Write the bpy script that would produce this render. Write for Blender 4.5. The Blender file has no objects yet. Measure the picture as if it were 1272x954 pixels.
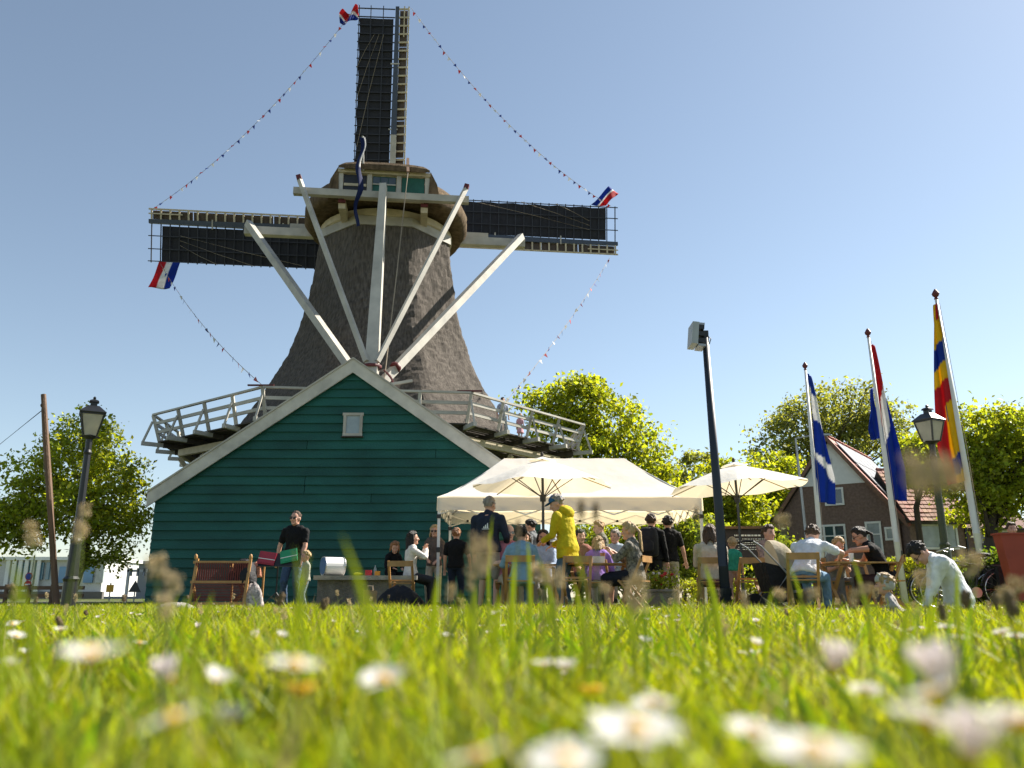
import bpy, bmesh, math, random
import numpy as np
from mathutils import Vector, Matrix, Quaternion

random.seed(7); RNG = np.random.default_rng(11)
R = math.radians
SC = bpy.context.scene
COL = SC.collection

# ------------------------------------------------------------------ camera
CAMH, PITCH, FPX, CX, CY = 0.22, math.atan(265/1028), 1028.0, 636.0, 477.0
cam = bpy.data.cameras.new('camera'); camo = bpy.data.objects.new('camera', cam); COL.objects.link(camo)
camo.location = (0, 0, CAMH); camo.rotation_euler = (R(90)+PITCH, 0, 0)
cam.sensor_width = 36; cam.lens = 36*FPX/1272; cam.clip_start = 0.02; cam.clip_end = 5000
cam.dof.use_dof = True; cam.dof.focus_distance = 22; cam.dof.aperture_fstop = 2.9
SC.camera = camo

# ------------------------------------------------------------------ sky and sun
SUN_AZ, SUN_EL = 30, 43            # degrees behind the picture plane on the right, and height
S = Vector((math.cos(R(SUN_EL))*math.cos(R(SUN_AZ)), math.cos(R(SUN_EL))*math.sin(R(SUN_AZ)), math.sin(R(SUN_EL))))
w = bpy.data.worlds.new('World'); SC.world = w; w.use_nodes = True
nt = w.node_tree; bg = nt.nodes['Background']
sky = nt.nodes.new('ShaderNodeTexSky'); sky.sky_type = 'NISHITA'; sky.sun_disc = False
sky.sun_elevation = R(SUN_EL); sky.sun_rotation = math.atan2(S.x, S.y)
sky.air_density = 1.0; sky.dust_density = 0.3; sky.ozone_density = 1.1; sky.altitude = 0
hsn = nt.nodes.new('ShaderNodeHueSaturation'); hsn.inputs['Saturation'].default_value = .82; hsn.inputs['Hue'].default_value = .493
nt.links.new(sky.outputs[0], hsn.inputs['Color']); nt.links.new(hsn.outputs[0], bg.inputs[0]); bg.inputs[1].default_value = 0.064
sl = bpy.data.lights.new('sun', 'SUN'); sl.energy = 5.0; sl.angle = R(0.55); sl.color = (1, .93, .82)
so = bpy.data.objects.new('sun', sl); COL.objects.link(so)
so.rotation_euler = (-S).to_track_quat('-Z', 'Y').to_euler(); so.location = (40, 10, 60)
SC.view_settings.view_transform = 'Standard'; SC.view_settings.look = 'None'
SC.view_settings.exposure = 1.28; SC.view_settings.gamma = 1; SC.view_settings.use_curve_mapping = False

SP, CP = math.sin(PITCH), math.cos(PITCH)
def at(px, py, Y):                 # the point at depth Y on a line of sight
    u = (CY-py)/FPX; x = (px-CX)/FPX
    f = Y/(CP-u*SP)
    return Vector((x*f, Y, CAMH+f*(SP+u*CP)))
def gx(px, Y, z=0.7):
    return (px-CX)/FPX*(Y*CP+(z-CAMH)*SP)

# ------------------------------------------------------------------ materials
MATS = {}
def pm(name, col, rough=.65, var=.12, scale=6, bump=0.0, bscale=40, metal=0, trans=0, tcol=None, spec=.4, stretch=(1,1,1), island=0, vcol=False, coat=0, orand=0):
    m = bpy.data.materials.new(name); m.use_nodes = True; t = m.node_tree; N, L = t.nodes, t.links
    b = N['Principled BSDF']; out = N['Material Output']
    b.inputs['Roughness'].default_value = rough; b.inputs['Metallic'].default_value = metal
    b.inputs['Specular IOR Level'].default_value = spec
    if coat: b.inputs['Coat Weight'].default_value = coat
    tc = N.new('ShaderNodeTexCoord'); mp = N.new('ShaderNodeMapping'); mp.inputs['Scale'].default_value = stretch
    L.new(tc.outputs['Object'], mp.inputs[0])
    nz = N.new('ShaderNodeTexNoise'); nz.inputs['Scale'].default_value = scale; nz.inputs['Detail'].default_value = 5
    L.new(mp.outputs[0], nz.inputs['Vector'])
    hs = N.new('ShaderNodeHueSaturation')
    if vcol:
        a = N.new('ShaderNodeVertexColor'); a.layer_name = 'Col'; L.new(a.outputs[0], hs.inputs['Color'])
    else:
        hs.inputs['Color'].default_value = (*col, 1)
    mr = N.new('ShaderNodeMapRange'); mr.inputs[1].default_value = .25; mr.inputs[2].default_value = .75
    mr.inputs[3].default_value = 1-var; mr.inputs[4].default_value = 1+var
    L.new(nz.outputs[0], mr.inputs[0])
    val = mr.outputs[0]
    if island:
        g = N.new('ShaderNodeNewGeometry'); m2 = N.new('ShaderNodeMapRange')
        m2.inputs[3].default_value = 1-island; m2.inputs[4].default_value = 1+island
        L.new(g.outputs['Random Per Island'], m2.inputs[0])
        mm = N.new('ShaderNodeMath'); mm.operation = 'MULTIPLY'; L.new(val, mm.inputs[0]); L.new(m2.outputs[0], mm.inputs[1]); val = mm.outputs[0]
        m3 = N.new('ShaderNodeMapRange'); m3.inputs[3].default_value = .475; m3.inputs[4].default_value = .515
        ml = N.new('ShaderNodeMath'); ml.operation = 'FRACT'; ma = N.new('ShaderNodeMath'); ma.operation = 'MULTIPLY'; ma.inputs[1].default_value = 17.3
        L.new(g.outputs['Random Per Island'], ma.inputs[0]); L.new(ma.outputs[0], ml.inputs[0]); L.new(ml.outputs[0], m3.inputs[0]); L.new(m3.outputs[0], hs.inputs['Hue'])
    if orand:
        oi = N.new('ShaderNodeObjectInfo'); m4 = N.new('ShaderNodeMapRange'); m4.inputs[3].default_value = 1-orand; m4.inputs[4].default_value = 1+orand
        L.new(oi.outputs['Random'], m4.inputs[0]); m5 = N.new('ShaderNodeMath'); m5.operation = 'MULTIPLY'; L.new(val, m5.inputs[0]); L.new(m4.outputs[0], m5.inputs[1]); val = m5.outputs[0]
    L.new(val, hs.inputs['Value'])
    L.new(hs.outputs[0], b.inputs['Base Color'])
    if bump:
        n2 = N.new('ShaderNodeTexNoise'); n2.inputs['Scale'].default_value = bscale; n2.inputs['Detail'].default_value = 6
        L.new(mp.outputs[0], n2.inputs['Vector'])
        bp = N.new('ShaderNodeBump'); bp.inputs['Strength'].default_value = bump; bp.inputs['Distance'].default_value = .05
        L.new(n2.outputs[0], bp.inputs['Height']); L.new(bp.outputs[0], b.inputs['Normal'])
    if trans:
        tr = N.new('ShaderNodeBsdfTranslucent'); mx = N.new('ShaderNodeMixShader'); mx.inputs[0].default_value = trans
        if tcol:
            h2 = N.new('ShaderNodeMixRGB'); h2.blend_type = 'MULTIPLY'; h2.inputs[0].default_value = 1; h2.inputs[2].default_value = (*tcol, 1)
            L.new(hs.outputs[0], h2.inputs[1]); L.new(h2.outputs[0], tr.inputs[0])
        else: L.new(hs.outputs[0], tr.inputs[0])
        L.new(b.outputs[0], mx.inputs[1]); L.new(tr.outputs[0], mx.inputs[2]); L.new(mx.outputs[0], out.inputs[0])
    MATS[name] = m
    return m
def glass(name, col, rough=.05, spec=.8):
    m = pm(name, col, rough, .25, 2.5, spec=spec); return m
CLOTH = {}
def cloth(col, rough=.85, var=.18, scale=14, bump=.35, trans=0):
    k = (tuple(round(c, 3) for c in col), var, trans)
    if k not in CLOTH: CLOTH[k] = pm('cloth_%d' % len(CLOTH), col, rough, var, scale, bump, 22, spec=.2, trans=trans)
    return CLOTH[k]

thatch_dark = pm('thatch', (.108, .094, .081), .95, .5, 13, .7, 70, spec=.1, stretch=(1, 1, .16))
thatch_cap = pm('thatch_cap', (.125, .09, .056), .95, .5, 5, 1.0, 34, spec=.1, stretch=(1, 1, .5))
white_wood = pm('white_wood', (.43, .405, .35), .6, .22, 1.6, .15, 60, orand=.12)
grey_wood = pm('grey_wood', (.47, .46, .43), .65, .2, 4, .2, 60)
cream_wood = pm('cream_wood', (.50, .43, .30), .6, .18, 4, .15, 60)
red_paint = pm('red_paint', (.11, .018, .02), .55, .2, 6)
green_board = pm('green_board', (.011, .085, .068), .55, .32, 1.3, .25, 30, stretch=(.6, 1, 1.6), spec=.3, orand=.16)
green_paint = pm('green_paint', (.012, .09, .065), .5, .2, 4)
barge = pm('barge_paint', (.50, .475, .42), .6, .22, 3, .1, 40)
dark_wood = pm('dark_wood', (.05, .04, .032), .8, .3, 5, .3, 40)
brown_wood = pm('brown_wood', (.14, .08, .045), .7, .3, 5, .3, 40, stretch=(1, 1, .25))
chair_wood = pm('chair_wood', (.40, .215, .075), .5, .22, 9, .12, 50, stretch=(1, 1, .4))
deck_wood = pm('deck_wood', (.055, .045, .036), .8, .3, 4, .3, 40, orand=.3)
sail_bar = pm('sail_bar', (.028, .03, .04), .6, .2, 5)
sail_cloth = pm('sail_cloth', (.020, .021, .028), .8, .25, 3, .3, 12)
sail_stock = pm('sail_stock', (.05, .065, .095), .5, .15, 4)
sail_board = pm('sail_board', (.075, .055, .042), .7, .3, 4)
black_metal = pm('black_metal', (.012, .013, .015), .4, .2, 8, spec=.5)
grey_metal = pm('grey_metal', (.33, .34, .35), .4, .12, 8, metal=.6)
steel = pm('steel', (.6, .6, .6), .3, .08, 8, metal=.9)
white_metal = pm('white_metal', (.78, .77, .74), .45, .06, 5)
rope_mat = pm('rope', (.30, .25, .19), .9, .15, 20)
pole_white = pm('pole_white', (.72, .70, .64), .45, .08, 4)
pane = glass('pane', (.045, .06, .07))
pane_light = glass('pane_light', (.26, .31, .32), .12)
lamp_glass = pm('lamp_glass', (.74, .71, .62), .25, .12, 6, trans=.6)
tent_cloth = pm('tent_cloth', (.92, .915, .89), .75, .06, 1.5, .35, 3, trans=.45, tcol=(1, .84, .56), spec=.2)
parasol_cloth = pm('parasol_cloth', (.90, .885, .84), .8, .07, 2, .2, 8, trans=.38, tcol=(1, .87, .64), spec=.2)
flag_cloth = pm('flag_cloth', (1, 1, 1), .75, .08, 6, .1, 12, trans=.4, vcol=True, spec=.2)
stone = pm('concrete', (.30, .28, .25), .85, .3, 7, .5, 45)
brick = pm('brick_brown', (.19, .128, .105), .85, .3, 9, .3, 50)
tile_red = pm('roof_tile', (.36, .17, .105), .75, .3, 14, .2, 40, island=.25)
white_paint = pm('white_paint', (.76, .76, .74), .55, .06, 4)
solar = pm('solar', (.17, .18, .2), .55, .15, 3, spec=.15)
leather_black = pm('black_fabric', (.012, .012, .015), .7, .3, 10, .4, 20, spec=.3)
rubber = pm('rubber', (.015, .015, .016), .7, .2, 8)
skin_a = pm('skin', (.56, .31, .22), .5, .08, 10, spec=.35)
skin_b = pm('skin_tan', (.44, .225, .15), .5, .08, 10, spec=.35)
skin_c = pm('skin_pale', (.66, .41, .31), .5, .08, 10, spec=.35)
eye_dark = pm('eye_dark', (.02, .015, .012), .3, .1, 5)
lip = pm('lip', (.36, .12, .10), .5, .1, 5)
def hairm(n, c): return pm('hair_'+n, c, .55, .45, 30, .9, 60, spec=.4, stretch=(1, 1, .25))
H_dark = hairm('dark', (.018, .012, .009)); H_brown = hairm('brown', (.07, .038, .02)); H_blond = hairm('blond', (.42, .27, .12))
H_ginger = hairm('ginger', (.30, .13, .05)); H_grey = hairm('grey', (.30, .26, .22)); H_lblond = hairm('light_blond', (.52, .36, .18))

# ------------------------------------------------------------------ mesh builder
def frame(d, up=None):
    d = Vector(d).normalized()
    up = Vector(up) if up is not None else (Vector((0, 0, 1)) if abs(d.z) < .95 else Vector((0, 1, 0)))
    x = d.cross(up).normalized(); y = x.cross(d).normalized()
    return x, y, d
class MB:
    def __init__(s): s.v = []; s.f = []; s.c = None
    def add(s, vs, fs):
        o = len(s.v); s.v += [tuple(p) for p in vs]; s.f += [tuple(i+o for i in f) for f in fs]; return s
    def box(s, c, size, rz=0, M=None):
        hx, hy, hz = size[0]/2, size[1]/2, size[2]/2
        M = M or Matrix.Rotation(rz, 3, 'Z'); c = Vector(c)
        vs = [c+M @ Vector((x*hx, y*hy, z*hz)) for x in (-1, 1) for y in (-1, 1) for z in (-1, 1)]
        return s.add(vs, [(0, 1, 3, 2), (4, 6, 7, 5), (0, 4, 5, 1), (2, 3, 7, 6), (0, 2, 6, 4), (1, 5, 7, 3)])
    def beam(s, p, q, w_, h_, up=None):         # w across, h along up
        p, q = Vector(p), Vector(q); x, y, d = frame(q-p, up)
        vs = []
        for a in (p, q):
            for i, j in ((-1, -1), (1, -1), (1, 1), (-1, 1)): vs.append(a+x*(i*w_/2)+y*(j*h_/2))
        return s.add(vs, [(3, 2, 1, 0), (4, 5, 6, 7), (0, 1, 5, 4), (1, 2, 6, 5), (2, 3, 7, 6), (3, 0, 4, 7)])
    def tube(s, pts, rad, n=8, cap=True):
        pts = [Vector(p) for p in pts]
        if not hasattr(rad, '__len__'): rad = [rad]*len(pts)
        vs = []; fs = []; px = None
        for i, p in enumerate(pts):
            d = (pts[min(i+1, len(pts)-1)]-pts[max(i-1, 0)])
            d = d.normalized() if d.length > 1e-9 else Vector((0, 0, 1))
            if px is None: x, y, _ = frame(d)
            else:
                x = (px-d*px.dot(d)); x = x.normalized() if x.length > 1e-6 else frame(d)[0]; y = d.cross(x)
            px = x
            for k in range(n):
                a = 2*math.pi*k/n; vs.append(p+(x*math.cos(a)+y*math.sin(a))*rad[i])
        for i in range(len(pts)-1):
            for k in range(n):
                a, b = i*n+k, i*n+(k+1) % n; fs.append((a, b, b+n, a+n))
        if cap: fs.append(tuple(range(n-1, -1, -1))); fs.append(tuple(range((len(pts)-1)*n, len(pts)*n)))
        return s.add(vs, fs)
    def capsule(s, p, q, r1, r2, n=10):
        p, q = Vector(p), Vector(q); d = q-p; L = d.length
        d = d/L if L > 1e-6 else Vector((0, 0, 1))
        pts = []; rr = []
        for a in (-85, -55, -25): pts.append(p+d*r1*math.sin(R(a))); rr.append(r1*math.cos(R(a)))
        pts += [p, q]; rr += [r1, r2]
        for a in (25, 55, 85): pts.append(q+d*r2*math.sin(R(a))); rr.append(r2*math.cos(R(a)))
        return s.tube(pts, rr, n)
    def ell(s, c, r, M=None, n=12, m=8):
        c = Vector(c); M = M or Matrix.Identity(3); vs = []; fs = []
        for i in range(m+1):
            t = math.pi*(i/m); t = min(max(t, .02), math.pi-.02)
            for k in range(n):
                a = 2*math.pi*k/n
                vs.append(c+M @ Vector((r[0]*math.sin(t)*math.cos(a), r[1]*math.sin(t)*math.sin(a), r[2]*math.cos(t))))
        for i in range(m):
            for k in range(n):
                a, b = i*n+k, i*n+(k+1) % n; fs.append((a, a+n, b+n, b))
        fs.append(tuple(range(n))); fs.append(tuple(range((m+1)*n-1, m*n-1, -1)))
        return s.add(vs, fs)
    def rings(s, rings, cap=True):
        n = len(rings[0]); vs = [p for r in rings for p in r]; fs = []
        for i in range(len(rings)-1):
            for k in range(n):
                a, b = i*n+k, i*n+(k+1) % n; fs.append((a, b, b+n, a+n))
        if cap: fs.append(tuple(range(n-1, -1, -1))); fs.append(tuple(range((len(rings)-1)*n, len(rings)*n)))
        return s.add(vs, fs)
    def lathe(s, prof, n=12, c=(0, 0, 0), M=None):
        c = Vector(c); M = M or Matrix.Identity(3)
        return s.rings([[c+M @ Vector((r*math.cos(2*math.pi*k/n), r*math.sin(2*math.pi*k/n), z)) for k in range(n)] for r, z in prof])
    def prism(s, poly, ext):                    # poly: 3D points, ext: vector
        n = len(poly); a = [Vector(p) for p in poly]; e = Vector(ext)
        return s.add(a+[p+e for p in a], [tuple(range(n-1, -1, -1)), tuple(range(n, 2*n))]+[(i, (i+1) % n, (i+1) % n+n, i+n) for i in range(n)])
    def mesh(s, name, mat=None, smooth=False):
        me = bpy.data.meshes.new(name); me.from_pydata([tuple(p) for p in s.v], [], s.f)
        bm = bmesh.new(); bm.from_mesh(me); bmesh.ops.recalc_face_normals(bm, faces=bm.faces); bm.to_mesh(me); bm.free()
        if mat: me.materials.append(mat)
        if smooth: me.polygons.foreach_set('use_smooth', [True]*len(me.polygons))
        return me
    def build(s, name, mat=None, parent=None, loc=(0, 0, 0), smooth=False):
        return mk(name, s.mesh(name, mat, smooth), parent, loc)
def mk(name, me, parent=None, loc=(0, 0, 0), rz=0):
    o = bpy.data.objects.new(name, me); COL.objects.link(o); o.location = loc; o.rotation_euler = (0, 0, rz)
    if parent: o.parent = parent
    return o
def tag(o, label=None, cat=None, group=None, kind=None):
    if label: o['label'] = label
    if cat: o['category'] = cat
    if group: o['group'] = group
    if kind: o['kind'] = kind
    return o
def thing(name, label, cat, loc=(0, 0, 0), rz=0, group=None):
    o = bpy.data.objects.new(name, None); COL.objects.link(o); o.location = loc; o.rotation_euler = (0, 0, rz)
    o.empty_display_size = .2
    return tag(o, label, cat, group)
def copy_tree(o, parent=None):
    c = o.copy(); COL.objects.link(c); c.parent = parent
    for ch in list(o.children): copy_tree(ch, c)
    return c
def mesh_np(name, verts, faces_flat, counts, mat, smooth=False):
    me = bpy.data.meshes.new(name); nv = len(verts); nl = len(faces_flat); nf = len(counts)
    me.vertices.add(nv); me.vertices.foreach_set('co', np.ascontiguousarray(verts, dtype=np.float32).ravel())
    me.loops.add(nl); me.loops.foreach_set('vertex_index', np.ascontiguousarray(faces_flat, dtype=np.int32))
    me.polygons.add(nf); st = np.zeros(nf, np.int32); st[1:] = np.cumsum(counts)[:-1]
    me.polygons.foreach_set('loop_start', st)
    try: me.polygons.foreach_set('loop_total', np.ascontiguousarray(counts, dtype=np.int32))
    except Exception: pass
    if smooth: me.polygons.foreach_set('use_smooth', np.ones(nf, bool))
    me.update(calc_edges=True); me.validate(); me.materials.append(mat)
    return me
# ================================================================== GROUND
ground_mat = pm('ground_soil', (.09, .105, .04), .95, .45, 1.3, .6, 30, spec=.1)
g = MB(); 
gr = [-1500, -300, -80, -30, -10, 0, 10, 30, 80, 300, 1500]; gy = [-60, -10, 0, 10, 20, 40, 80, 200, 600, 2500]
g.add([(x, y, 0) for y in gy for x in gr], [(j*11+i, j*11+i+1, j*11+i+12, j*11+i+11) for j in range(9) for i in range(10)])
tag(g.build('ground', ground_mat), kind='structure')
road_mat = pm('road', (.10, .098, .095), .9, .2, 3, .3, 60)
tag(MB().box((-40, 38, .012), (60, 5, .02)).build('road', road_mat), kind='structure')
pav = pm('paving', (.20, .17, .145), .9, .3, 4, .4, 30)
tag(MB().box((2.8, 18.9, .012), (8.5, 4.0, .02)).build('paving', pav), kind='structure')

# ================================================================== WINDMILL
MX, MY = -6.0, 36.6
mill = thing('windmill', 'tall thatched windmill with dark sails and white gallery behind the green shed', 'windmill', (MX, MY, 0))
TH = R(6.6)
def octv(ap, k, z, th=TH):         # vertex k of an octagon of apothem ap (k=0 and 7 bound the face towards the viewer)
    r = ap/math.cos(math.pi/8); a = -math.pi/2+math.pi/8+k*math.pi/4+th
    return Vector((r*math.cos(a), r*math.sin(a), z))
# tower: thatched, concave
prof = [(6.5, 5.9), (6.0, 6.6), (5.3, 7.8), (4.62, 9.1), (4.02, 10.4), (3.62, 11.7), (3.32, 13.1), (3.1, 14.6), (2.96, 16.2)]
m = MB(); rr = []
sub = 16
for i in range(len(prof)-1):
    for q in range(9):
        t = q/9; ap = prof[i][0]*(1-t)+prof[i+1][0]*t; z = prof[i][1]*(1-t)+prof[i+1][1]*t
        rr.append((ap, z))
rr.append(prof[-1])
rings = []
for ap, z in rr:
    ring = []
    for k in range(8):
        a, b = octv(ap, k, z), octv(ap, k+1, z)
        for q in range(sub):
            t = q/sub; p = a.lerp(b, t)
            if q == 0: p = p*0.987; p.z = z
            j = .05*(random.random()-.5)+.03*math.sin(z*2.1+k*3+q*.5)*math.sin(q*.9+k)+(.012 if (int(z*14) % 12) == 0 else 0)
            p.x += p.x/ap*j; p.y += p.y/ap*j
            ring.append(p)
    rings.append(ring)
m.rings(rings); m.build('tower', thatch_dark, mill)
# base below the stage
m = MB(); m.rings([[octv(5.9, k, z) for k in range(8)] for z in (0, 6.05)]); m.build('base', dark_wood, mill)
# white collar at the head of the tower
m = MB(); n8 = [octv(3.03, k, 16.12) for k in range(8)]; n9 = [octv(3.0, k, 16.55) for k in range(8)]
m.rings([n8, n9]); m.build('tower_collar', white_wood, mill)
m = MB(); m.lathe([(3.02, 16.56), (3.1, 16.6), (3.12, 16.88), (2.9, 16.9)], 40); m.build('curb_ring', cream_wood, mill, smooth=False)

# ---- cap (turned with the wind)
YAW = R(6.6); CM = Matrix.Rotation(YAW, 3, 'Z')
def cp(x, y, z): return CM @ Vector((x, y, z))
# cap body lofted from the rear gable to the front: (y, half width, eave z, ridge z, shoulder)
secs = [(-3.8, 2.1, 17.05, 18.15, 0), (-3.4, 2.6, 16.95, 18.5, 0), (-2.8, 3.1, 16.95, 19.0, 0), (-2.0, 3.5, 16.95, 19.5, 0), (-1.0, 3.75, 16.95, 19.95, 0), (0, 3.82, 16.95, 20.2, 0),
        (1.0, 3.72, 16.95, 20.25, 0), (2.0, 3.4, 16.95, 20.2, 0), (2.9, 2.9, 17.0, 20.1, 0), (3.5, 2.2, 17.3, 19.8, 0)]
def capring(y, hw, ze, zr, sh, inset=0.0):
    pts = []; n = 11
    H = zr-ze
    for i in range(n):               # arch from the right eave over the ridge to the left eave
        t = i/(n-1); a = math.pi*t
        cx = math.cos(a); sx = math.sin(a)
        x = hw*math.copysign(abs(cx)**(.62 if abs(cx) < 1 else 1), cx)*(1-.0*sx); z = ze+.25+(H-.25)*(sx**(1.0/ (1+sh)) )
        pts.append((x, z))
    half = [(1, .08), (1, .25), (.93, .42), (.78, .58), (.6, .74), (.42, .87), (.22, .96)]
    pts = [(hw*a_, ze+H*b_) for a_, b_ in half]+[(0, ze+H)]+[(-hw*a_, ze+H*b_) for a_, b_ in half[::-1]]
    pts = [(hw*.93, ze)]+pts+[(-hw*.93, ze)]
    und = [(-hw*.82, ze+.04), (-hw*.4, ze+.16), (0, ze+.18), (hw*.4, ze+.16), (hw*.82, ze+.04)]
    return [cp(x, y, z) for x, z in pts+und]
m = MB(); rg = []
for i in range(len(secs)-1):
    for q in range(3):
        t = q/3; rg.append(capring(*[secs[i][k]*(1-t)+secs[i+1][k]*t for k in range(5)]))
rg.append(capring(*secs[-1]))
for r_ in rg:
    for p in r_: p += Vector((random.uniform(-.03, .03), random.uniform(-.03, .03), random.uniform(-.03, .03)))
m.rings(rg); m.build('cap', thatch_cap, mill, smooth=True)
# rear gable with windows, in a raised cream frame
def cbox(name, x0, x1, y0, y1, z0, z1, mat, parent=mill):
    z0 -= .72; z1 -= .72
    m = MB(); a = [cp(x, y, z) for x in (x0, x1) for y in (y0, y1) for z in (z0, z1)]
    m.add(a, [(0, 1, 3, 2), (4, 6, 7, 5), (0, 4, 5, 1), (2, 3, 7, 6), (0, 2, 6, 4), (1, 5, 7, 3)])
    return m.build(name, mat, parent)
GD = -.72
gab = cbox('gable', -1.72, 1.72, -4.05, -3.5, 17.72, 18.72, cream_wood)
cbox('window_sill', -1.95, 1.95, -4.2, -3.95, 17.62, 17.76, white_wood, gab)
cbox('gable_frame', -1.98, 1.98, -4.25, -3.9, 18.66, 18.82, cream_wood, gab)
for x in (-1.85, -.63, .63, 1.85): cbox('gable_post', x-.1, x+.1, -4.16, -4.0, 17.76, 18.66, white_wood, gab)
cbox('open_hatch', -1.72, -.76, -4.1, -4.06, 17.8, 18.62, black_metal, gab); cbox('hatch_rail', -1.72, -.76, -4.14, -4.105, 18.08, 18.2, cream_wood, gab)
cbox('shutter', .75, 1.73, -4.1, -4.06, 17.8, 18.62, green_paint, gab)
wn = cbox('window', -.5, .5, -4.08, -4.055, 17.8, 18.62, green_paint, gab)
for i in range(3): cbox('pane', -.48+.33*i, -.18+.33*i, -4.105, -4.085, 18.28, 18.58, pane, gab)
cbox('glazing_bar', -.5, .5, -4.13, -4.108, 18.2, 18.26, white_wood, gab)
# thatch hood above the gable
m = MB(); top = []
for y, z, hw in ((-4.45, 18.12, 1.95), (-4.3, 18.3, 1.8), (-3.6, 18.5, 1.75), (-3.5, 18.1, 2.05)):
    top.append([cp(hw*math.cos(a), y, z+.16*math.sin(a)) for a in [math.pi*i/8 for i in range(9)]]+[cp(-hw, y+.02, z-.1), cp(hw, y+.02, z-.1)])
m.rings(top); m.build('gable_hood', thatch_cap, mill)
for sx in (-1, 1):
    m = MB(); m.rings([[cp(sx*1.9, y, 17.0), cp(sx*2.4, y, 16.92), cp(sx*2.28, y, 17.6), cp(sx*1.98, y, 18.2)] for y in (-4.2, -3.3)]); m.build('gable_cheek', thatch_cap, mill)
# spreaders, tail and braces
def cbeam(name, p, q, w_, h_, mat=white_wood, parent=mill, up=None):
    return MB().beam(cp(*p), cp(*q), w_, h_, up).build(name, mat, parent)
cbeam('short_spreader', (-3.75, -4.4, 16.82), (3.65, -4.4, 16.82), .26, .3)
cbeam('long_spreader', (-6.75, .7, 17.2), (6.75, .7, 17.2), .36, .40)
for sx in (-1.75, 1.75):
    b_ = cbeam('roof_beam', (sx, -4.1, 16.48), (sx, 3.5, 17.1), .3, .38, cream_wood); cbeam('beam_end', (sx, -4.2, 16.6), (sx, -4.11, 16.6), .31, .14, red_paint, b_)
TB = (0, -7.55, 7.4)               # foot of the tail
m = MB(); a, b = cp(0, -4.72, 17.15), cp(*TB)
x, y, d = frame(b-a)
m.rings([[a+x*i*.14+y*j*.16 for i, j in ((-1, -1), (1, -1), (1, 1), (-1, 1))], [a.lerp(b, .5)+x*i*.2+y*j*.2 for i, j in ((-1, -1), (1, -1), (1, 1), (-1, 1))], [b+x*i*.24+y*j*.24 for i, j in ((-1, -1), (1, -1), (1, 1), (-1, 1))]])
m.build('tail_pole', white_wood, mill)
for sx in (-1, 1):
    cbeam('short_brace', (sx*3.5, -4.62, 17.25), (sx*.2, -7.45, 8.6), .15, .18)
    e = cbeam('brace_cap', (sx*3.5, -4.62, 17.25), (sx*3.56, -4.6, 17.45), .2, .2, red_paint)
    cbeam('long_brace', (sx*6.55, .35, 17.45), (sx*.28, -7.35, 7.7), .27, .3)
    m = MB(); pa = cp(sx*.85, -6.75, 8.6); m.lathe([(.22, -.05), (.23, 0), (.22, .05)], 10, pa, (cp(sx*6.55, .35, 17.45)-cp(sx*.28, -7.35, 7.7)).to_track_quat('Z', 'Y').to_matrix()); m.build('iron_band', red_paint, mill)
m = MB(); m.lathe([(.36, -.05), (.37, 0), (.36, .05)], 12, cp(0, -7.25, 8.45)); m.build('iron_band', red_paint, mill)
cbeam('capstan_arm', (-1.1, -7.6, 7.35), (1.5, -7.5, 7.9), .1, .1); cbeam('capstan_arm', (-1.0, -7.5, 7.9), (1.2, -7.6, 7.3), .1, .1)
m = MB(); pts = [cp(.45+.35*math.sin(t*3), -7.4-.1*t, 8.3-t*1.0) for t in np.linspace(0, 1, 9)]; m.tube(pts, .045, 6); m.build('chain', red_paint, mill)
# brake rope and its lever
m = MB(); m.tube([cp(1.02, -5.0, 17.7), cp(.75, -6.4, 12.5), cp(.45, -7.4, 7.6)], .022, 5); m.build('brake_rope', rope_mat, mill)
cbeam('brake_lever', (.95, -3.2, 19.3), (1.02, -5.0, 17.65), .12, .14, brown_wood)
# small staff that carries the pennant
cbeam('pennant_staff', (-.9, -4.35, 18.0), (-.98, -4.6, 19.5), .07, .07, grey_wood)

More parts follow.
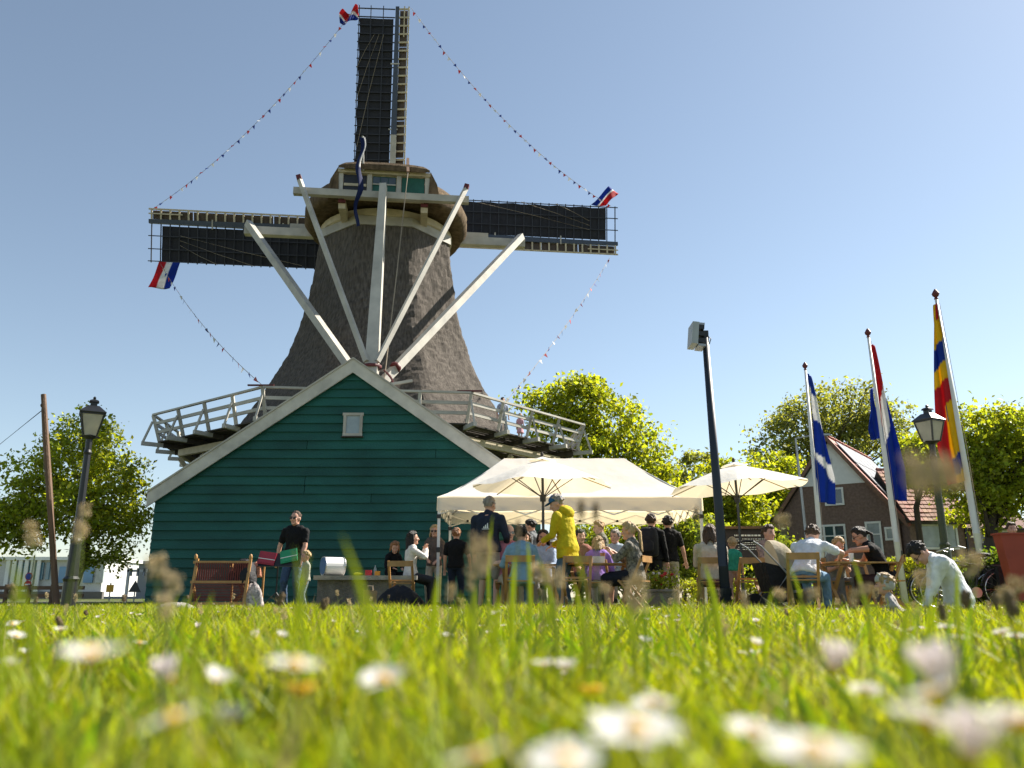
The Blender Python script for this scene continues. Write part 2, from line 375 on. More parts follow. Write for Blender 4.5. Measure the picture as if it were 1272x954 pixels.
# ---- sails
HUB = Vector((0, 4.3, 19.1)); TILT = R(11.5)
e_up = Vector((0, -math.sin(TILT), math.cos(TILT))); e_x = Vector((1, 0, 0)); e_n = Vector((0, math.cos(TILT), math.sin(TILT)))
SR = 12.4
def sailpt(ang, r, t, n=0):        # ang: 0 up, pi/2 to the left; t towards the cloth side
    d = e_up*math.cos(ang)-e_x*math.sin(ang); s = -e_up*math.sin(ang)-e_x*math.cos(ang)
    return CM @ (HUB+d*r+s*t+e_n*n)
NB = 23
for ang in (0, math.pi/2, math.pi, -math.pi/2):
    def P(r, t, n=0): return sailpt(ang, r, t, n+(.14*t if t > 0 else .3*t)*(1-.4*r/SR))
    nrm = (P(5, 0, 1)-P(5, 0, 0)).normalized()
    sail = MB().rings([[P(r, i*w_, j*w_) for i, j in ((-1, -1), (1, -1), (1, 1), (-1, 1))] for r, w_ in ((-.3, .17), (6, .15), (SR, .1))]).build('sail', sail_stock, mill)
    MB().beam(P(.2, 0, -.32), P(5.2, 0, -.3), .3, .3, nrm).build('stock', white_wood, sail)
    for i in range(NB):
        r = 2.1+(SR-.15-2.1)*i/(NB-1)
        MB().beam(P(r, .12, -.05), P(r, 2.12, -.05), .05, .05, nrm).build('lattice_bar', sail_bar, sail)
        MB().beam(P(r, -.1, -.07), P(r, -.64, -.07), .085, .06, nrm).build('leading_bar', cream_wood, sail)
    for t in (.75, 1.42, 2.05): MB().beam(P(2.0, t, -.09), P(SR, t, -.09), .045, .04, nrm).build('hem_lath', sail_bar, sail)
    MB().beam(P(2.0, -.62, -.04), P(SR, -.62, -.04), .08, .06, nrm).build('leading_edge', cream_wood, sail)
    MB().beam(P(SR-1.7, -.38, -.09), P(SR, -.38, -.09), .06, .05, nrm).build('leading_edge', cream_wood, sail)
    nb = 5
    for i in range(nb):
        r0, r1 = 2.05+i*(SR-2.2)/nb, 2.05+(i+1)*(SR-2.2)/nb-.04
        MB().rings([[P(r0, -.14, .02), P(r1, -.14, .02), P(r1, -.56, .02), P(r0, -.56, .02)], [P(r0, -.14, .05), P(r1, -.14, .05), P(r1, -.56, .05), P(r0, -.56, .05)]]).build('wind_board', sail_board, sail)
    # cloth with a little belly, on the far side of the lattice
    m = MB(); nr, ntt = 24, 5; vs = []
    for n_ in (.03, .055):
        for i in range(nr+1):
            r = 2.2+(SR-.65-2.2)*i/nr
            for j in range(ntt+1):
                t = .2+(1.82+.03*math.sin(i*1.9))*j/ntt
                vs.append(P(r, t, n_+.03*math.sin(i*2.1+j)*math.sin(math.pi*j/ntt)))
    W = ntt+1; o2 = (nr+1)*W
    fs = [(i*W+j, i*W+j+1, (i+1)*W+j+1, (i+1)*W+j) for i in range(nr) for j in range(ntt)]
    m.add(vs, fs+[tuple(o2+k for k in f[::-1]) for f in fs]); m.build('sail_cloth', sail_cloth, sail, smooth=True)
    for (ra, ta, rb, tb) in ((SR-1.6, .95, 7.0, 2.1), (SR-1.6, 1.2, 8.9, 2.1), (SR-1.6, .7, 4.6, 1.95)):
        MB().tube([P(ra, ta, -.13), P((ra+rb)/2, (ta+tb)/2+.04, -.13), P(rb, tb, -.13)], .012, 4).build('sheet_rope', rope_mat, sail)
    for r in (5.6, 9.2): MB().beam(P(r, -.2, -.12), P(r, .28, -.12), .07, .05, nrm).build('clamp', white_wood, sail)
MB().ell(CM @ (HUB+e_n*.1), (.55, .7, .55)).build('shaft_head', black_metal, mill)
MB().tube([CM @ (HUB-e_n*3.5), CM @ (HUB+e_n*.3)], .38, 10).build('wind_shaft', dark_wood, mill)

# ---- stage (gallery) round the tower
AP, DZ = 8.45, 6.17
stage = MB().rings([[octv(AP-.75, k, DZ-.52) for k in range(8)], [octv(AP-.75, k, DZ-.26) for k in range(8)], [octv(AP-.92, k, DZ-.26) for k in range(8)], [octv(AP-.92, k, DZ-.52) for k in range(8)], [octv(AP-.75, k, DZ-.52) for k in range(8)]], cap=False).build('stage', cream_wood, mill)
for k in range(8):
    npl = 13
    for i in range(npl):
        a0 = 5.75+i*(AP-5.75)/npl+.022; a1 = 5.75+(i+1)*(AP-5.75)/npl-.022
        dz = random.uniform(-.008, .008)
        q = [octv(a0, k-1, DZ-.05+dz), octv(a0, k, DZ-.05+dz), octv(a1, k, DZ-.05+dz), octv(a1, k-1, DZ-.05+dz)]
        MB().prism(q, (0, 0, .05)).build('deck_plank', deck_wood, stage)
    for j in range(4):
        t = j/4
        pe = octv(AP, k-1, DZ).lerp(octv(AP, k, DZ), t); pd = octv(6, k-1, DZ).lerp(octv(6, k, DZ), t)
        out = (pe-pd).normalized(); mit = 1/math.cos(math.pi/8) if j == 0 else 1
        out_e = out*mit
        MB().beam(pd+Vector((0, 0, -.15)), pe-out_e*.22+Vector((0, 0, -.15)), .13, .17).build('joist', deck_wood, stage); MB().beam(pe-out_e*.22+Vector((0, 0, -.14)), pe+out_e*.52+Vector((0, 0, -.12)), .135, .15).build('joist_end', white_wood, stage)
        tp = pe+out_e*.22+Vector((0, 0, 1.02))
        MB().beam(pe-out_e*.1+Vector((0, 0, -.06)), tp, .11, .11).build('rail_post', white_wood, stage)
        MB().beam(pe+out_e*.47+Vector((0, 0, -.06)), tp-Vector((0, 0, .25)), .07, .07).build('post_strut', white_wood, stage)
        ti = pd.copy(); ti.z = 3.0
        br = octv(AP-.82, k-1, DZ-.6).lerp(octv(AP-.82, k, DZ-.6), t)
        MB().beam(octv(5.9, k-1, 3.3).lerp(octv(5.9, k, 3.3), t), br, .14, .16).build('stage_strut', cream_wood, stage)
        # rails, bay by bay
        t2 = (j+1)/4; pe2 = octv(AP, k-1, DZ).lerp(octv(AP, k, DZ), t2); pd2 = octv(6, k-1, DZ).lerp(octv(6, k, DZ), t2)
        o2 = (pe2-pd2).normalized()*(mit if False else (1/math.cos(math.pi/8) if j == 3 else 1))
        for f_, zz, hh in ((.22, 1.05, .07), (.12, .70, .12), (.02, .36, .12)):
            MB().beam(pe+out_e*f_+Vector((0, 0, zz)), pe2+o2*f_+Vector((0, 0, zz)), .06 if zz < 1 else .11, hh).build('rail', white_wood, stage)
# red topped rail crossing at the corners
for k in (7, 0): 
    c = octv(AP+.22, k, DZ+1.1); MB().beam(c-Vector((.5, .06, 0)), c+Vector((.38, .02, .02)), .08, .05).build('rail_end', red_paint, stage)

# ================================================================== BUNTING AND FLAGS ON THE MILL
def V2W(p): return Vector(p)+Vector((MX, MY, 0))
bcols = [pm('pennant_red', (.55, .03, .04), .7, .05, trans=.3), pm('pennant_white', (.8, .8, .8), .7, .05, trans=.3), pm('pennant_blue', (.03, .07, .35), .7, .05, trans=.3)]
pen_me = []
for i in range(3):
    m = MB(); m.add([(-.09, 0, 0), (.09, 0, 0), (.0, .03, -.2), (-.09, .006, 0), (.09, .006, 0), (.0, .036, -.2)], [(0, 1, 2), (5, 4, 3), (0, 3, 4, 1), (1, 4, 5, 2), (2, 5, 3, 0)]); pen_me.append(m.mesh('pennant', bcols[i]))
def bunting(p, q, sag, label, n):
    p, q = Vector(p), Vector(q); r = thing('bunting', label, 'bunting', p, group='bunting strung between sails and gallery')
    pts = [(q-p)*t+Vector((0, 0, -sag*4*t*(1-t))) for t in np.linspace(0, 1, 24)]
    MB().tube(pts, .012, 4).build('string', rope_mat, r)
    yaw = math.atan2((q-p).y, (q-p).x)
    for i in range(n):
        t = (i+.6)/n; pos = (q-p)*t+Vector((0, 0, -sag*4*t*(1-t)))
        o = mk('pennant', pen_me[i % 3], r, pos)
        o.rotation_euler = (random.uniform(-.7, .7), random.uniform(-.6, .6), yaw+random.uniform(-.5, .5))
tipU, tipL, tipR = sailpt(0, SR, 2.1), sailpt(math.pi/2, SR-.2, -.7), sailpt(-math.pi/2, SR-.4, 2.1)
tipU2 = sailpt(0, SR, -.74); tipL2 = sailpt(math.pi/2, SR-.6, 2.1); tipR2 = sailpt(-math.pi/2, SR-.4, -.74)
bunting(V2W(tipU), V2W(tipL), 1.1, 'bunting from the upright sail to the horizontal sail tip above the red white blue flag', 40)
bunting(V2W(tipU2), V2W(tipR), 1.2, 'bunting hanging from the top sail to the sail tip with the red and blue flag', 40)
bunting(V2W(tipL2), V2W(octv(AP+.22, 7, DZ+1.1)), .45, 'bunting running from the tricolour sail tip down to the gallery corner', 26)
bunting(V2W(tipR2), V2W(octv(AP+.22, 0, DZ+1.1).lerp(octv(AP+.22, 1, DZ+1.1), .27)), .35, 'bunting running down to the gallery rail where two visitors stand', 26)

def sheet(name, label, cat, fn, nu, nv, colfn, mat=None, thick=.004, group=None, nsign=1):
    vs = []; cols = []; W = nv+1
    P = [[Vector(fn(i/nu, j/nv)) for j in range(nv+1)] for i in range(nu+1)]
    base = P[0][0].copy()
    for s_ in (0, 1):
        for i in range(nu+1):
            for j in range(nv+1):
                a = P[min(i+1, nu)][j]-P[max(i-1, 0)][j]; b = P[i][min(j+1, nv)]-P[i][max(j-1, 0)]
                n = a.cross(b); n = n.normalized() if n.length > 1e-9 else Vector((0, 1, 0))
                vs.append(P[i][j]-base+n*thick*s_); cols.append((*colfn(i/nu, j/nv), 1))
    o2 = (nu+1)*W
    fs = [(i*W+j, i*W+j+1, (i+1)*W+j+1, (i+1)*W+j) for i in range(nu) for j in range(nv)]
    fs = fs+[tuple(o2+k for k in f[::-1]) for f in fs]
    bd = [(i, 0) for i in range(nu+1)]+[(nu, j) for j in range(1, nv+1)]+[(i, nv) for i in range(nu-1, -1, -1)]+[(0, j) for j in range(nv-1, 0, -1)]
    for q in range(len(bd)):
        a = bd[q][0]*W+bd[q][1]; b = bd[(q+1) % len(bd)]; b = b[0]*W+b[1]; fs.append((a, b, b+o2, a+o2))
    me = bpy.data.meshes.new(name); me.from_pydata([tuple(v) for v in vs], [], fs); me.materials.append(mat or flag_cloth)
    me.polygons.foreach_set('use_smooth', [True]*len(me.polygons))
    ca = me.color_attributes.new('Col', 'FLOAT_COLOR', 'POINT'); ca.data.foreach_set('color', [c for k in cols for c in k])
    return tag(mk(name, me, None, base), label, cat, group)
RED, WHT, BLU, YEL = (.55, .02, .03), (.80, .79, .78), (.012, .045, .33), (.80, .52, .01)
fa = V2W(sailpt(math.pi/2, SR-.6, 2.15, -.1)); fx = CM @ Vector((1, 0, 0))
sheet('flag', 'red white and blue flag hanging below the end of the horizontal dark sail', 'flag', lambda u, v: fa+fx*(.05+1.05*v-.35*u)+Vector((0, -.1+.12*math.sin(u*4+v*6)*u, -1.45*u)), 16, 24, lambda u, v: RED if v < .36 else WHT if v < .66 else BLU)
fb = V2W(sailpt(-math.pi/2, SR-.55, 2.1, -.1))
sheet('flag', 'small flag blowing upwards above the tip of the horizontal sail', 'flag', lambda u, v: fb+fx*(-1.0+.85*v+1.0*u-.25*u*v)+Vector((0, .15*math.sin(u*5+v*3), 1.1*u*(1-.25*v))), 16, 16, lambda u, v: BLU if v < .4 else WHT if v < .52 else RED)
fc = V2W(sailpt(0, SR-.9, 2.1, -.1))
sheet('flag', 'small crumpled flag fluttering at the tip of the upright sail', 'flag', lambda u, v: fc+fx*(-.95*u)+Vector((0, .2*math.sin(u*9+v*4), .75*v-.4*u+.16*math.sin(u*8))), 18, 12, lambda u, v: BLU if v < .3 else WHT if v < .45 else RED)
pa = V2W(cp(-.98, -4.6, 19.4))
sheet('pennant', 'long narrow dark blue pennant hanging from the staff on the mill cap', 'pennant', lambda u, v: pa+Vector(((v-.5)*.25*(1-.4*u)+.09*math.sin(u*14)+.02*u, -.12-.4*u+.1*math.sin(u*9+v*3), -4.4*u)), 50, 6, lambda u, v: WHT if (v > .72 and u < .35) else (.02, .032, .11))

# ================================================================== GREEN SHED
SX, SY, SHW, SEZ, SAZ = -4.16, 21.0, 4.85, 2.72, 6.08
shed = thing('shed', 'dark green weatherboarded shed with pale barge boards in front of the windmill', 'shed', (SX, SY, 0))
SDEP = 4.9
slope = (SAZ-SEZ)/SHW
MB().prism([(-SHW+.05, .03, 0), (SHW-.05, .03, 0), (SHW-.05, .03, SEZ-.03), (0, .03, SAZ-.06), (-SHW+.05, .03, SEZ-.03)], (0, SDEP, 0)).build('wall', green_paint, shed)
bh = .228; nbd = int(SAZ/bh)+1
for i in range(nbd):
    z0, z1 = i*bh+.02, min((i+1)*bh+.035, SAZ)
    hw = lambda z: SHW if z <= SEZ else max(SHW-(z-SEZ)/slope, 0)
    if z1-z0 < .06: continue
    cuts = [-hw(z0)]+(sorted(random.sample([-2.6, -1.1, .6, 2.2], random.choice([0, 1, 1]))) if hw(z0) > 3 else [])+[hw(z0)]
    for c in range(len(cuts)-1):
        xa, xb = cuts[c]+(.007 if c else 0), cuts[c+1]-(.007 if c < len(cuts)-2 else 0)
        def cl(x, z): h = hw(z); return min(max(x, -h), h)
        zs = [z0] + ([SEZ] if z0 < SEZ < z1 else []) + [z1]
        yj = random.uniform(-.004, .004)
        fr = []; bk = []
        for z in zs:
            t = (z-z0)/(z1-z0); y = -.052*(1-t)-.004+yj
            fr.append((y, z))
        left = [(cl(xa, z), y, z) for y, z in fr]; right = [(cl(xb, z), y, z) for y, z in fr]
        n = len(fr); vs = left+right+[(x, .02, z) for x, y, z in left]+[(x, .02, z) for x, y, z in right]
        fs = []
        for k in range(n-1):
            fs += [(k, k+1, n+k+1, n+k), (2*n+k, 3*n+k, 3*n+k+1, 2*n+k+1), (k, 2*n+k, 2*n+k+1, k+1), (n+k, n+k+1, 3*n+k+1, 3*n+k)]
        fs += [(0, n, 3*n, 2*n), (n-1, 3*n-1, 4*n-1, 2*n-1)]
        MB().add(vs, fs).build('weatherboard', green_board, shed)
# side boards so the shed is a building from the side too
for sx in (-1, 1):
    for i in range(12):
        MB().box((sx*(SHW+.0), SDEP/2+.05, i*bh+bh/2), (.06-.0, SDEP, bh-.012)).build('side_board', green_board, shed)
# roof and barge boards
ov = .16
for sx in (-1, 1):
    e = Vector((sx*(SHW+ov), 0, SEZ-ov*slope)); a = Vector((0, 0, SAZ))
    up = Vector((sx*slope, 0, 1)).normalized()
    MB().prism([e+Vector((0, -.1, 0))+up*.03, a+Vector((0, -.1, 0))+Vector((0, 0, .035)), a+Vector((0, -.1, .15)), e+Vector((0, -.1, 0))+up*.14], (0, SDEP+.2, 0)).build('roof', dark_wood, shed)
    MB().prism([e+Vector((0, -.16, .16)), a+Vector((0, -.16, .19)), a+Vector((0, -.16, -.17)), e+Vector((0, -.16, -.2))], (0, .05, 0)).build('barge_board', barge, shed)
    MB().prism([e+Vector((0, -.19, .21)), a+Vector((0, -.19, .24)), a+Vector((0, -.19, .192)), e+Vector((0, -.19, .162))], (0, .16, 0)).build('verge_trim', white_wood, shed)
wz = at(439, 528, SY).z; wx = at(439, 528, SY).x-SX
win = MB().box((wx, -.045, wz), (.36, .03, .5)).build('window', pane_light, shed)
for bx_, bz_, sxx, szz in ((0, .27, .54, .07), (0, -.27, .50, .07), (-.21, 0, .07, .47), (.21, 0, .07, .47)):
    MB().box((wx+bx_, -.07, wz+bz_), (sxx, .07, szz)).build('window_frame', white_wood, win)
MB().box((wx, -.09, wz-.325), (.56, .1, .03)).build('window_sill', dark_wood, win)
# ================================================================== TREES
def leafmat(n, c, island=.5, tr=.6): return pm('leaf_'+n, c, .55, .25, .9, trans=tr, tcol=(1.9, 1.7, .5), island=island, spec=.35)
L_lime = leafmat('lime', (.22, .275, .032)); L_green = leafmat('green', (.15, .20, .03)); L_willow = leafmat('willow', (.17, .20, .075)); L_dark = leafmat('dark', (.06, .10, .02)); L_hedge = leafmat('hedge', (.20, .24, .03))
bark = pm('bark', (.06, .046, .035), .9, .4, 6, .8, 25, stretch=(1, 1, .3))
def leaves(pts, size, nrm_bias=.5, asp=.62):
    n = len(pts); d = RNG.normal(size=(n, 3)); d[:, 2] -= .35; d /= np.linalg.norm(d, axis=1)[:, None]
    q = RNG.normal(size=(n, 3)); q[:, 2] += nrm_bias*1.6
    s = np.cross(d, q); s /= np.linalg.norm(s, axis=1)[:, None]+1e-9
    nn = np.cross(s, d)
    L = size*(.45+1.05*RNG.random(n)**1.5)[:, None]
    v = np.empty((n, 4, 3)); v[:, 0] = pts; v[:, 1] = pts+d*L*.5+s*L*asp*.5+nn*L*.08; v[:, 2] = pts+d*L; v[:, 3] = pts+d*L*.5-s*L*asp*.5+nn*L*.08
    return v.reshape(-1, 3), np.arange(4*n, dtype=np.int32), np.full(n, 4, np.int32)
def clumps(lobes, ncl, per, cr, shell=.5):
    vol = np.array([l[3]*l[4]*l[5] for l in lobes])**.8; vol /= vol.sum(); out = []; cens = []
    for l, f in zip(lobes, vol):
        k = max(int(ncl*f), 6)
        d = RNG.normal(size=(k, 3)); d /= np.linalg.norm(d, axis=1)[:, None]
        r = (shell**3+(1-shell**3)*RNG.random(k))**(1/3)*(.78+.42*RNG.random(k)**2)
        c = np.array(l[:3])+d*r[:, None]*np.array(l[3:6]); cens.append(c)
        for j in range(k):
            n = int(per*(.25+1.5*RNG.random()**1.5)); g = RNG.normal(size=(n, 3))*np.array([cr, cr, cr*.6])*(.6+.7*RNG.random())
            out.append(c[j]+g)
    return np.concatenate(out), np.concatenate(cens)
def tree(name, label, base, lobes, trunk_h, trunk_r, leaf, size, ncl, per, cr, group=None, lean=(0, 0), limbs=14, shell=.5, zmin=.3):
    t = thing(name, label, 'tree', base, group=group)
    pts, cens = clumps(lobes, ncl, per, cr, shell); pts = pts[pts[:, 2] > zmin]
    v, f, c = leaves(pts, size); mk('crown', mesh_np('crown', v, f, c, leaf), t)
    cc = np.array([l[:3] for l in lobes]).mean(axis=0)
    m = MB(); top = Vector((lean[0], lean[1], trunk_h)); hi = Vector((cc[0], cc[1], max(l[2] for l in lobes)))
    m.tube([(0, 0, -.1), (lean[0]*.3, lean[1]*.3, trunk_h*.35), top, top.lerp(hi, .5)+Vector((.15, 0, 0)), hi], [trunk_r*1.35, trunk_r, trunk_r*.85, trunk_r*.5, trunk_r*.12], 9)
    idx = RNG.choice(len(cens), min(limbs, len(cens)), replace=False)
    for i in idx:
        e = Vector(cens[i]); s0 = top.lerp(hi, random.uniform(0, .6)); mid = s0.lerp(e, .5)+Vector((random.uniform(-.3, .3), random.uniform(-.3, .3), random.uniform(0, .5)))
        rr_ = trunk_r*random.uniform(.22, .42)
        m.tube([s0, s0.lerp(mid, .5)+Vector((0, 0, -.1)), mid, e], [rr_, rr_*.8, rr_*.55, rr_*.12], 6)
    m.build('trunk', bark, t, smooth=True)
    return t
def lob(px, py, Y, base, rx, ry, rz):
    p = at(px, py, Y)-Vector(base); return (p.x, p.y, p.z, rx, ry, rz)
# the round tree beside the lamp on the far left
B = Vector((gx(88, 27), 27, 0))
tree('maple_tree', 'round leafy tree with reddish trunk behind the tall lamp beside the shed', B,
     [lob(100, 570, 27, B, 1.4, 1.3, 1.45), lob(140, 640, 27, B, 1.25, 1.3, 1.3), lob(40, 590, 27, B, .9, 1.2, 1.1), lob(25, 650, 27, B, 1.2, 1.2, .95), lob(100, 630, 26.5, B, 1.3, 1.2, 1.1), lob(118, 530, 27, B, .6, .7, .6), lob(160, 590, 27, B, .7, .9, 1.0), lob(5, 640, 27.5, B, 1.0, .9, .8), lob(130, 690, 27, B, .8, .9, .5)],
     1.6, .16, L_lime, .135, 470, 62, .22, lean=(.35, 0), limbs=40, zmin=.7, shell=.45)
# tree right of the mill
B = Vector((gx(745, 47), 47, 0))
tree('oak_tree', 'tall bright green tree rising between the gallery and the white party tent', B,
     [lob(715, 500, 47, B, 1.9, 2, 1.9), lob(760, 525, 47, B, 2.1, 2, 1.9), lob(690, 520, 47, B, 1.5, 2, 1.8), lob(795, 570, 47, B, 1.9, 2, 1.8), lob(740, 580, 46, B, 2.6, 2, 2.2), lob(822, 595, 47, B, 1.0, 1.5, 1.2), lob(680, 570, 47, B, 1.8, 2, 2.0), lob(718, 475, 47, B, .9, 1, .9), lob(652, 500, 48, B, .7, .8, .9), lob(780, 620, 46, B, 3, 2, 1.5)],
     4, .35, L_lime, .27, 430, 62, .42, limbs=20)
# pale tall tree behind the house
B = Vector((gx(1030, 66), 66, 0))
tree('willow_tree', 'large feathery grey green tree behind the brick house', B,
     [lob(1050, 505, 66, B, 3.6, 3, 2.2), lob(990, 530, 66, B, 2.8, 3, 2.4), lob(1085, 530, 66, B, 3.0, 3, 2.4), lob(960, 560, 66, B, 2.0, 2.4, 2.2), lob(1030, 560, 66, B, 4, 3, 2.5), lob(970, 600, 66, B, 2.6, 2.5, 2), lob(1115, 560, 66, B, 2, 2.4, 2)],
     6, .5, L_willow, .30, 520, 46, .5, limbs=26)
# bright broad tree at the right edge
B = Vector((gx(1238, 33), 33, 0))
tree('lime_tree', 'broad yellow green tree behind the yellow and red flag', B,
     [lob(1215, 535, 33, B, 1.5, 1.5, 1.2), lob(1265, 540, 33, B, 1.7, 1.6, 1.2), lob(1240, 580, 33, B, 2.2, 1.6, 1.2), lob(1300, 570, 33, B, 2, 1.6, 1.6), lob(1205, 600, 33, B, 1.3, 1.5, 1.0), lob(1275, 620, 33, B, 2.1, 1.6, 1.0), lob(1215, 640, 34, B, .9, 1.2, .8), lob(1175, 560, 33, B, .8, 1.2, .8)],
     2.2, .3, L_lime, .19, 420, 75, .30, limbs=26)
B = Vector((gx(1150, 38), 38, 0))
tree('lime_tree', 'smaller yellow green tree showing between the tricolour flag and the lantern', B,
     [lob(1140, 560, 38, B, 1.0, 1.2, .9), lob(1165, 565, 38, B, 1.1, 1.2, 1.0), lob(1125, 590, 38, B, .6, .9, .7), lob(1172, 595, 38, B, .9, 1, .9)], 4.2, .15, L_lime, .2, 130, 70, .28)
# trees and shrubs between tent and house
for (px, py, Y, rs, lf, lb) in ((900, 598, 44, 1.1, L_lime, 'bright green tree behind the lean steel floodlight pole'), (958, 592, 52, 1.3, L_lime, 'bright green tree just beside the gable of the brick house'), (862, 588, 58, 1.3, L_willow, 'pale green tree peeping over the party tent roof')):
    B = Vector((gx(px, Y), Y, 0))
    tree('garden_tree', lb, B, [lob(px, py, Y, B, 1.9*rs, 1.6, 1.3*rs), lob(px-25, py+35, Y, B, 1.7*rs, 1.6, 1.4*rs), lob(px+25, py+40, Y, B, 1.7*rs, 1.6, 1.4*rs), lob(px, py+70, Y, B, 2.3*rs, 1.6, 1.3*rs)], 2.5, .2, lf, .26, 220, 60, .36, group='trees between tent and house')
for i, (px, Y, h, wh_) in enumerate(((735, 25, 2.9, 'behind the boy in the olive vest'), (775, 24, 3.1, 'behind the blonde woman in the patterned top'), (815, 25.5, 2.8, 'behind the black backpack'), (850, 24, 3.2, 'just past the rear tent leg and walking man'), (880, 25, 2.8, 'behind the woman in the purple skirt'), (920, 27, 2.6, 'behind the information board'), (965, 29, 2.7, 'behind the pushchair'))):
    B = Vector((gx(px, Y), Y, 0))
    tree('shrub', 'tall leafy shrub with thin stems '+wh_, B, [(0, 0, h*.62, .95, .8, h*.3), (-.5, .1, h*.45, .7, .7, h*.3), (.5, -.1, h*.5, .7, .7, h*.3), (.1, -.2, h*.25, .8, .6, h*.2)], h*.35, .05, (L_green, L_lime, L_dark)[i % 3], .13, 110, 60, .2, group='shrubs behind the tent', limbs=12, zmin=.05)
def hedge(name, label, x0, x1, y0, y1, h, leaf, n, size):
    t = thing(name, label, 'hedge', ((x0+x1)/2, (y0+y1)/2, 0))
    p = RNG.random((n, 3)); face = RNG.integers(0, 4, n)
    p[face == 0, 2] = 1-.1*RNG.random((face == 0).sum()); p[face == 1, 1] = .12*RNG.random((face == 1).sum()); p[face == 2, 2] = 1-.15*RNG.random((face == 2).sum())
    p = (p-[.5, .5, 0])*[x1-x0, y1-y0, h]; p += RNG.normal(size=p.shape)*[.05, .05, .045]
    v, f, c = leaves(p, size); mk('foliage', mesh_np('foliage', v, f, c, leaf), t)
    m = MB()
    for i in range(int((x1-x0)*4)):
        x = random.uniform(x0, x1)-(x0+x1)/2; m.tube([(x, 0, 0), (x+random.uniform(-.1, .1), random.uniform(-.1, .1), h*.8)], [.02, .01], 5)
    tag(m.build('stems', bark, t), kind='stuff')
    return t
hedge('hedge', 'clipped bright green hedge in front of the house windows', gx(1105, 24), gx(1290, 24), 23.6, 24.4, 1.28, L_hedge, 14000, .07)
hedge('hedge', 'low sunlit hedge beside the tent leg and tables', gx(845, 18.5), gx(960, 18.5), 18.2, 18.8, .55, L_hedge, 4000, .06)
B = Vector((gx(1232, 15.5), 15.5, 0))
t = tree('ivy_bush', 'dark glossy bush behind the parked bicycles by the red box', B, [(0, 0, .6, .42, .35, .5), (-.3, 0, .5, .4, .3, .4), (.25, .1, .55, .35, .3, .45)], .4, .03, L_dark, .085, 90, 60, .12, limbs=8, zmin=.02); t['category'] = 'bush'

# ================================================================== GRASS
def blades(r0, r1, ang, dens, hmin, hmax, wmin, wmax, seg):
    area = R(ang)*(r1*r1-r0*r0); n = int(area*dens)
    r = np.sqrt(r0*r0+(r1*r1-r0*r0)*RNG.random(n)); a = (RNG.random(n)*2-1)*R(ang)
    x, y = r*np.sin(a), r*np.cos(a)
    # tufts: thin the patches between
    tf = np.sin(x*5.1+1.3*np.sin(y*3.7))*np.sin(y*4.3+1.7*np.sin(x*2.9))+.5*np.sin(x*13+y*9)
    keep = RNG.random(n) < np.clip(.72+.35*tf, .25, 1)
    keep &= ~((y > SY-.15) & (x > SX-SHW-.1) & (x < SX+SHW+.1)); keep &= ~((y > 16.9) & (x > -1.4) & (x < 7))
    x, y, tf = x[keep], y[keep], tf[keep]; n = len(x)
    h = (hmin+(hmax-hmin)*RNG.random(n)**1.4)*(1+.22*tf)*(1+.38*np.sin(x*1.7+2*np.sin(y*.9))*np.sin(y*1.3+1.5*np.sin(x*1.1+.7))); w_ = wmin+(wmax-wmin)*RNG.random(n)
    yaw = RNG.random(n)*2*np.pi; bend = h*(.15+.75*RNG.random(n)**1.5); bd = RNG.random(n)*2*np.pi
    sx, sy = np.cos(yaw)*w_/2, np.sin(yaw)*w_/2; bx, by = np.cos(bd)*bend, np.sin(bd)*bend
    k = 2*seg+1; v = np.empty((n, k, 3))
    for i in range(seg):
        t = i/seg; ww = (1-t**2*.75)*(.75+.5*min(t*2, .5)); cx, cy, cz = x+bx*t**2, y+by*t**2, h*t*(1-.18*t)
        v[:, 2*i] = np.stack([cx-sx*ww, cy-sy*ww, cz], 1); v[:, 2*i+1] = np.stack([cx+sx*ww, cy+sy*ww, cz], 1)
    v[:, k-1] = np.stack([x+bx, y+by, h*.82], 1)
    fl = []; base = (np.arange(n)*k)[:, None]
    loc = []
    cnt = []
    for i in range(seg-1): loc += [2*i, 2*i+1, 2*i+3, 2*i+2]; cnt.append(4)
    loc += [2*seg-2, 2*seg-1, k-1]; cnt.append(3)
    return v.reshape(-1, 3), (base+np.array(loc)[None, :]).ravel(), np.tile(np.array(cnt), n)
grass_mat = pm('grass_blade', (.23, .305, .014), .5, .3, .8, trans=.5, tcol=(1.6, 1.35, .3), island=.5, spec=.3)
zones = [(.30, 1.6, 55, 9000, .06, .16, .0025, .006, 3), (1.6, 4.5, 56, 3300, .06, .17, .0035, .008, 3), (4.5, 11, 50, 1350, .07, .165, .006, .012, 2), (11, 24, 46, 400, .06, .13, .01, .02, 2)]
VV, FF, CC = [], [], []; off = 0
for z in zones:
    v, f, c = blades(*z); VV.append(v); FF.append(f+off); CC.append(c); off += len(v)
go = mk('grass', mesh_np('grass', np.concatenate(VV), np.concatenate(FF), np.concatenate(CC), grass_mat))
straw_mat = pm('straw', (.36, .29, .12), .7, .3, 3, trans=.3, island=.4)
VV, FF, CC = [], [], []; off = 0
for z in zones:
    z = list(z); z[3] *= .07; z[4] *= .8; z[5] *= 1.15; z[7] *= .7; v, f, c = blades(*z); VV.append(v); FF.append(f+off); CC.append(c); off += len(v)
tag(mk('dry_grass', mesh_np('dry_grass', np.concatenate(VV), np.concatenate(FF), np.concatenate(CC), straw_mat)), 'dry straw coloured blades scattered through the meadow', 'grass', kind='stuff')
tag(go, 'sunlit yellow green meadow grass', 'grass', kind='stuff')
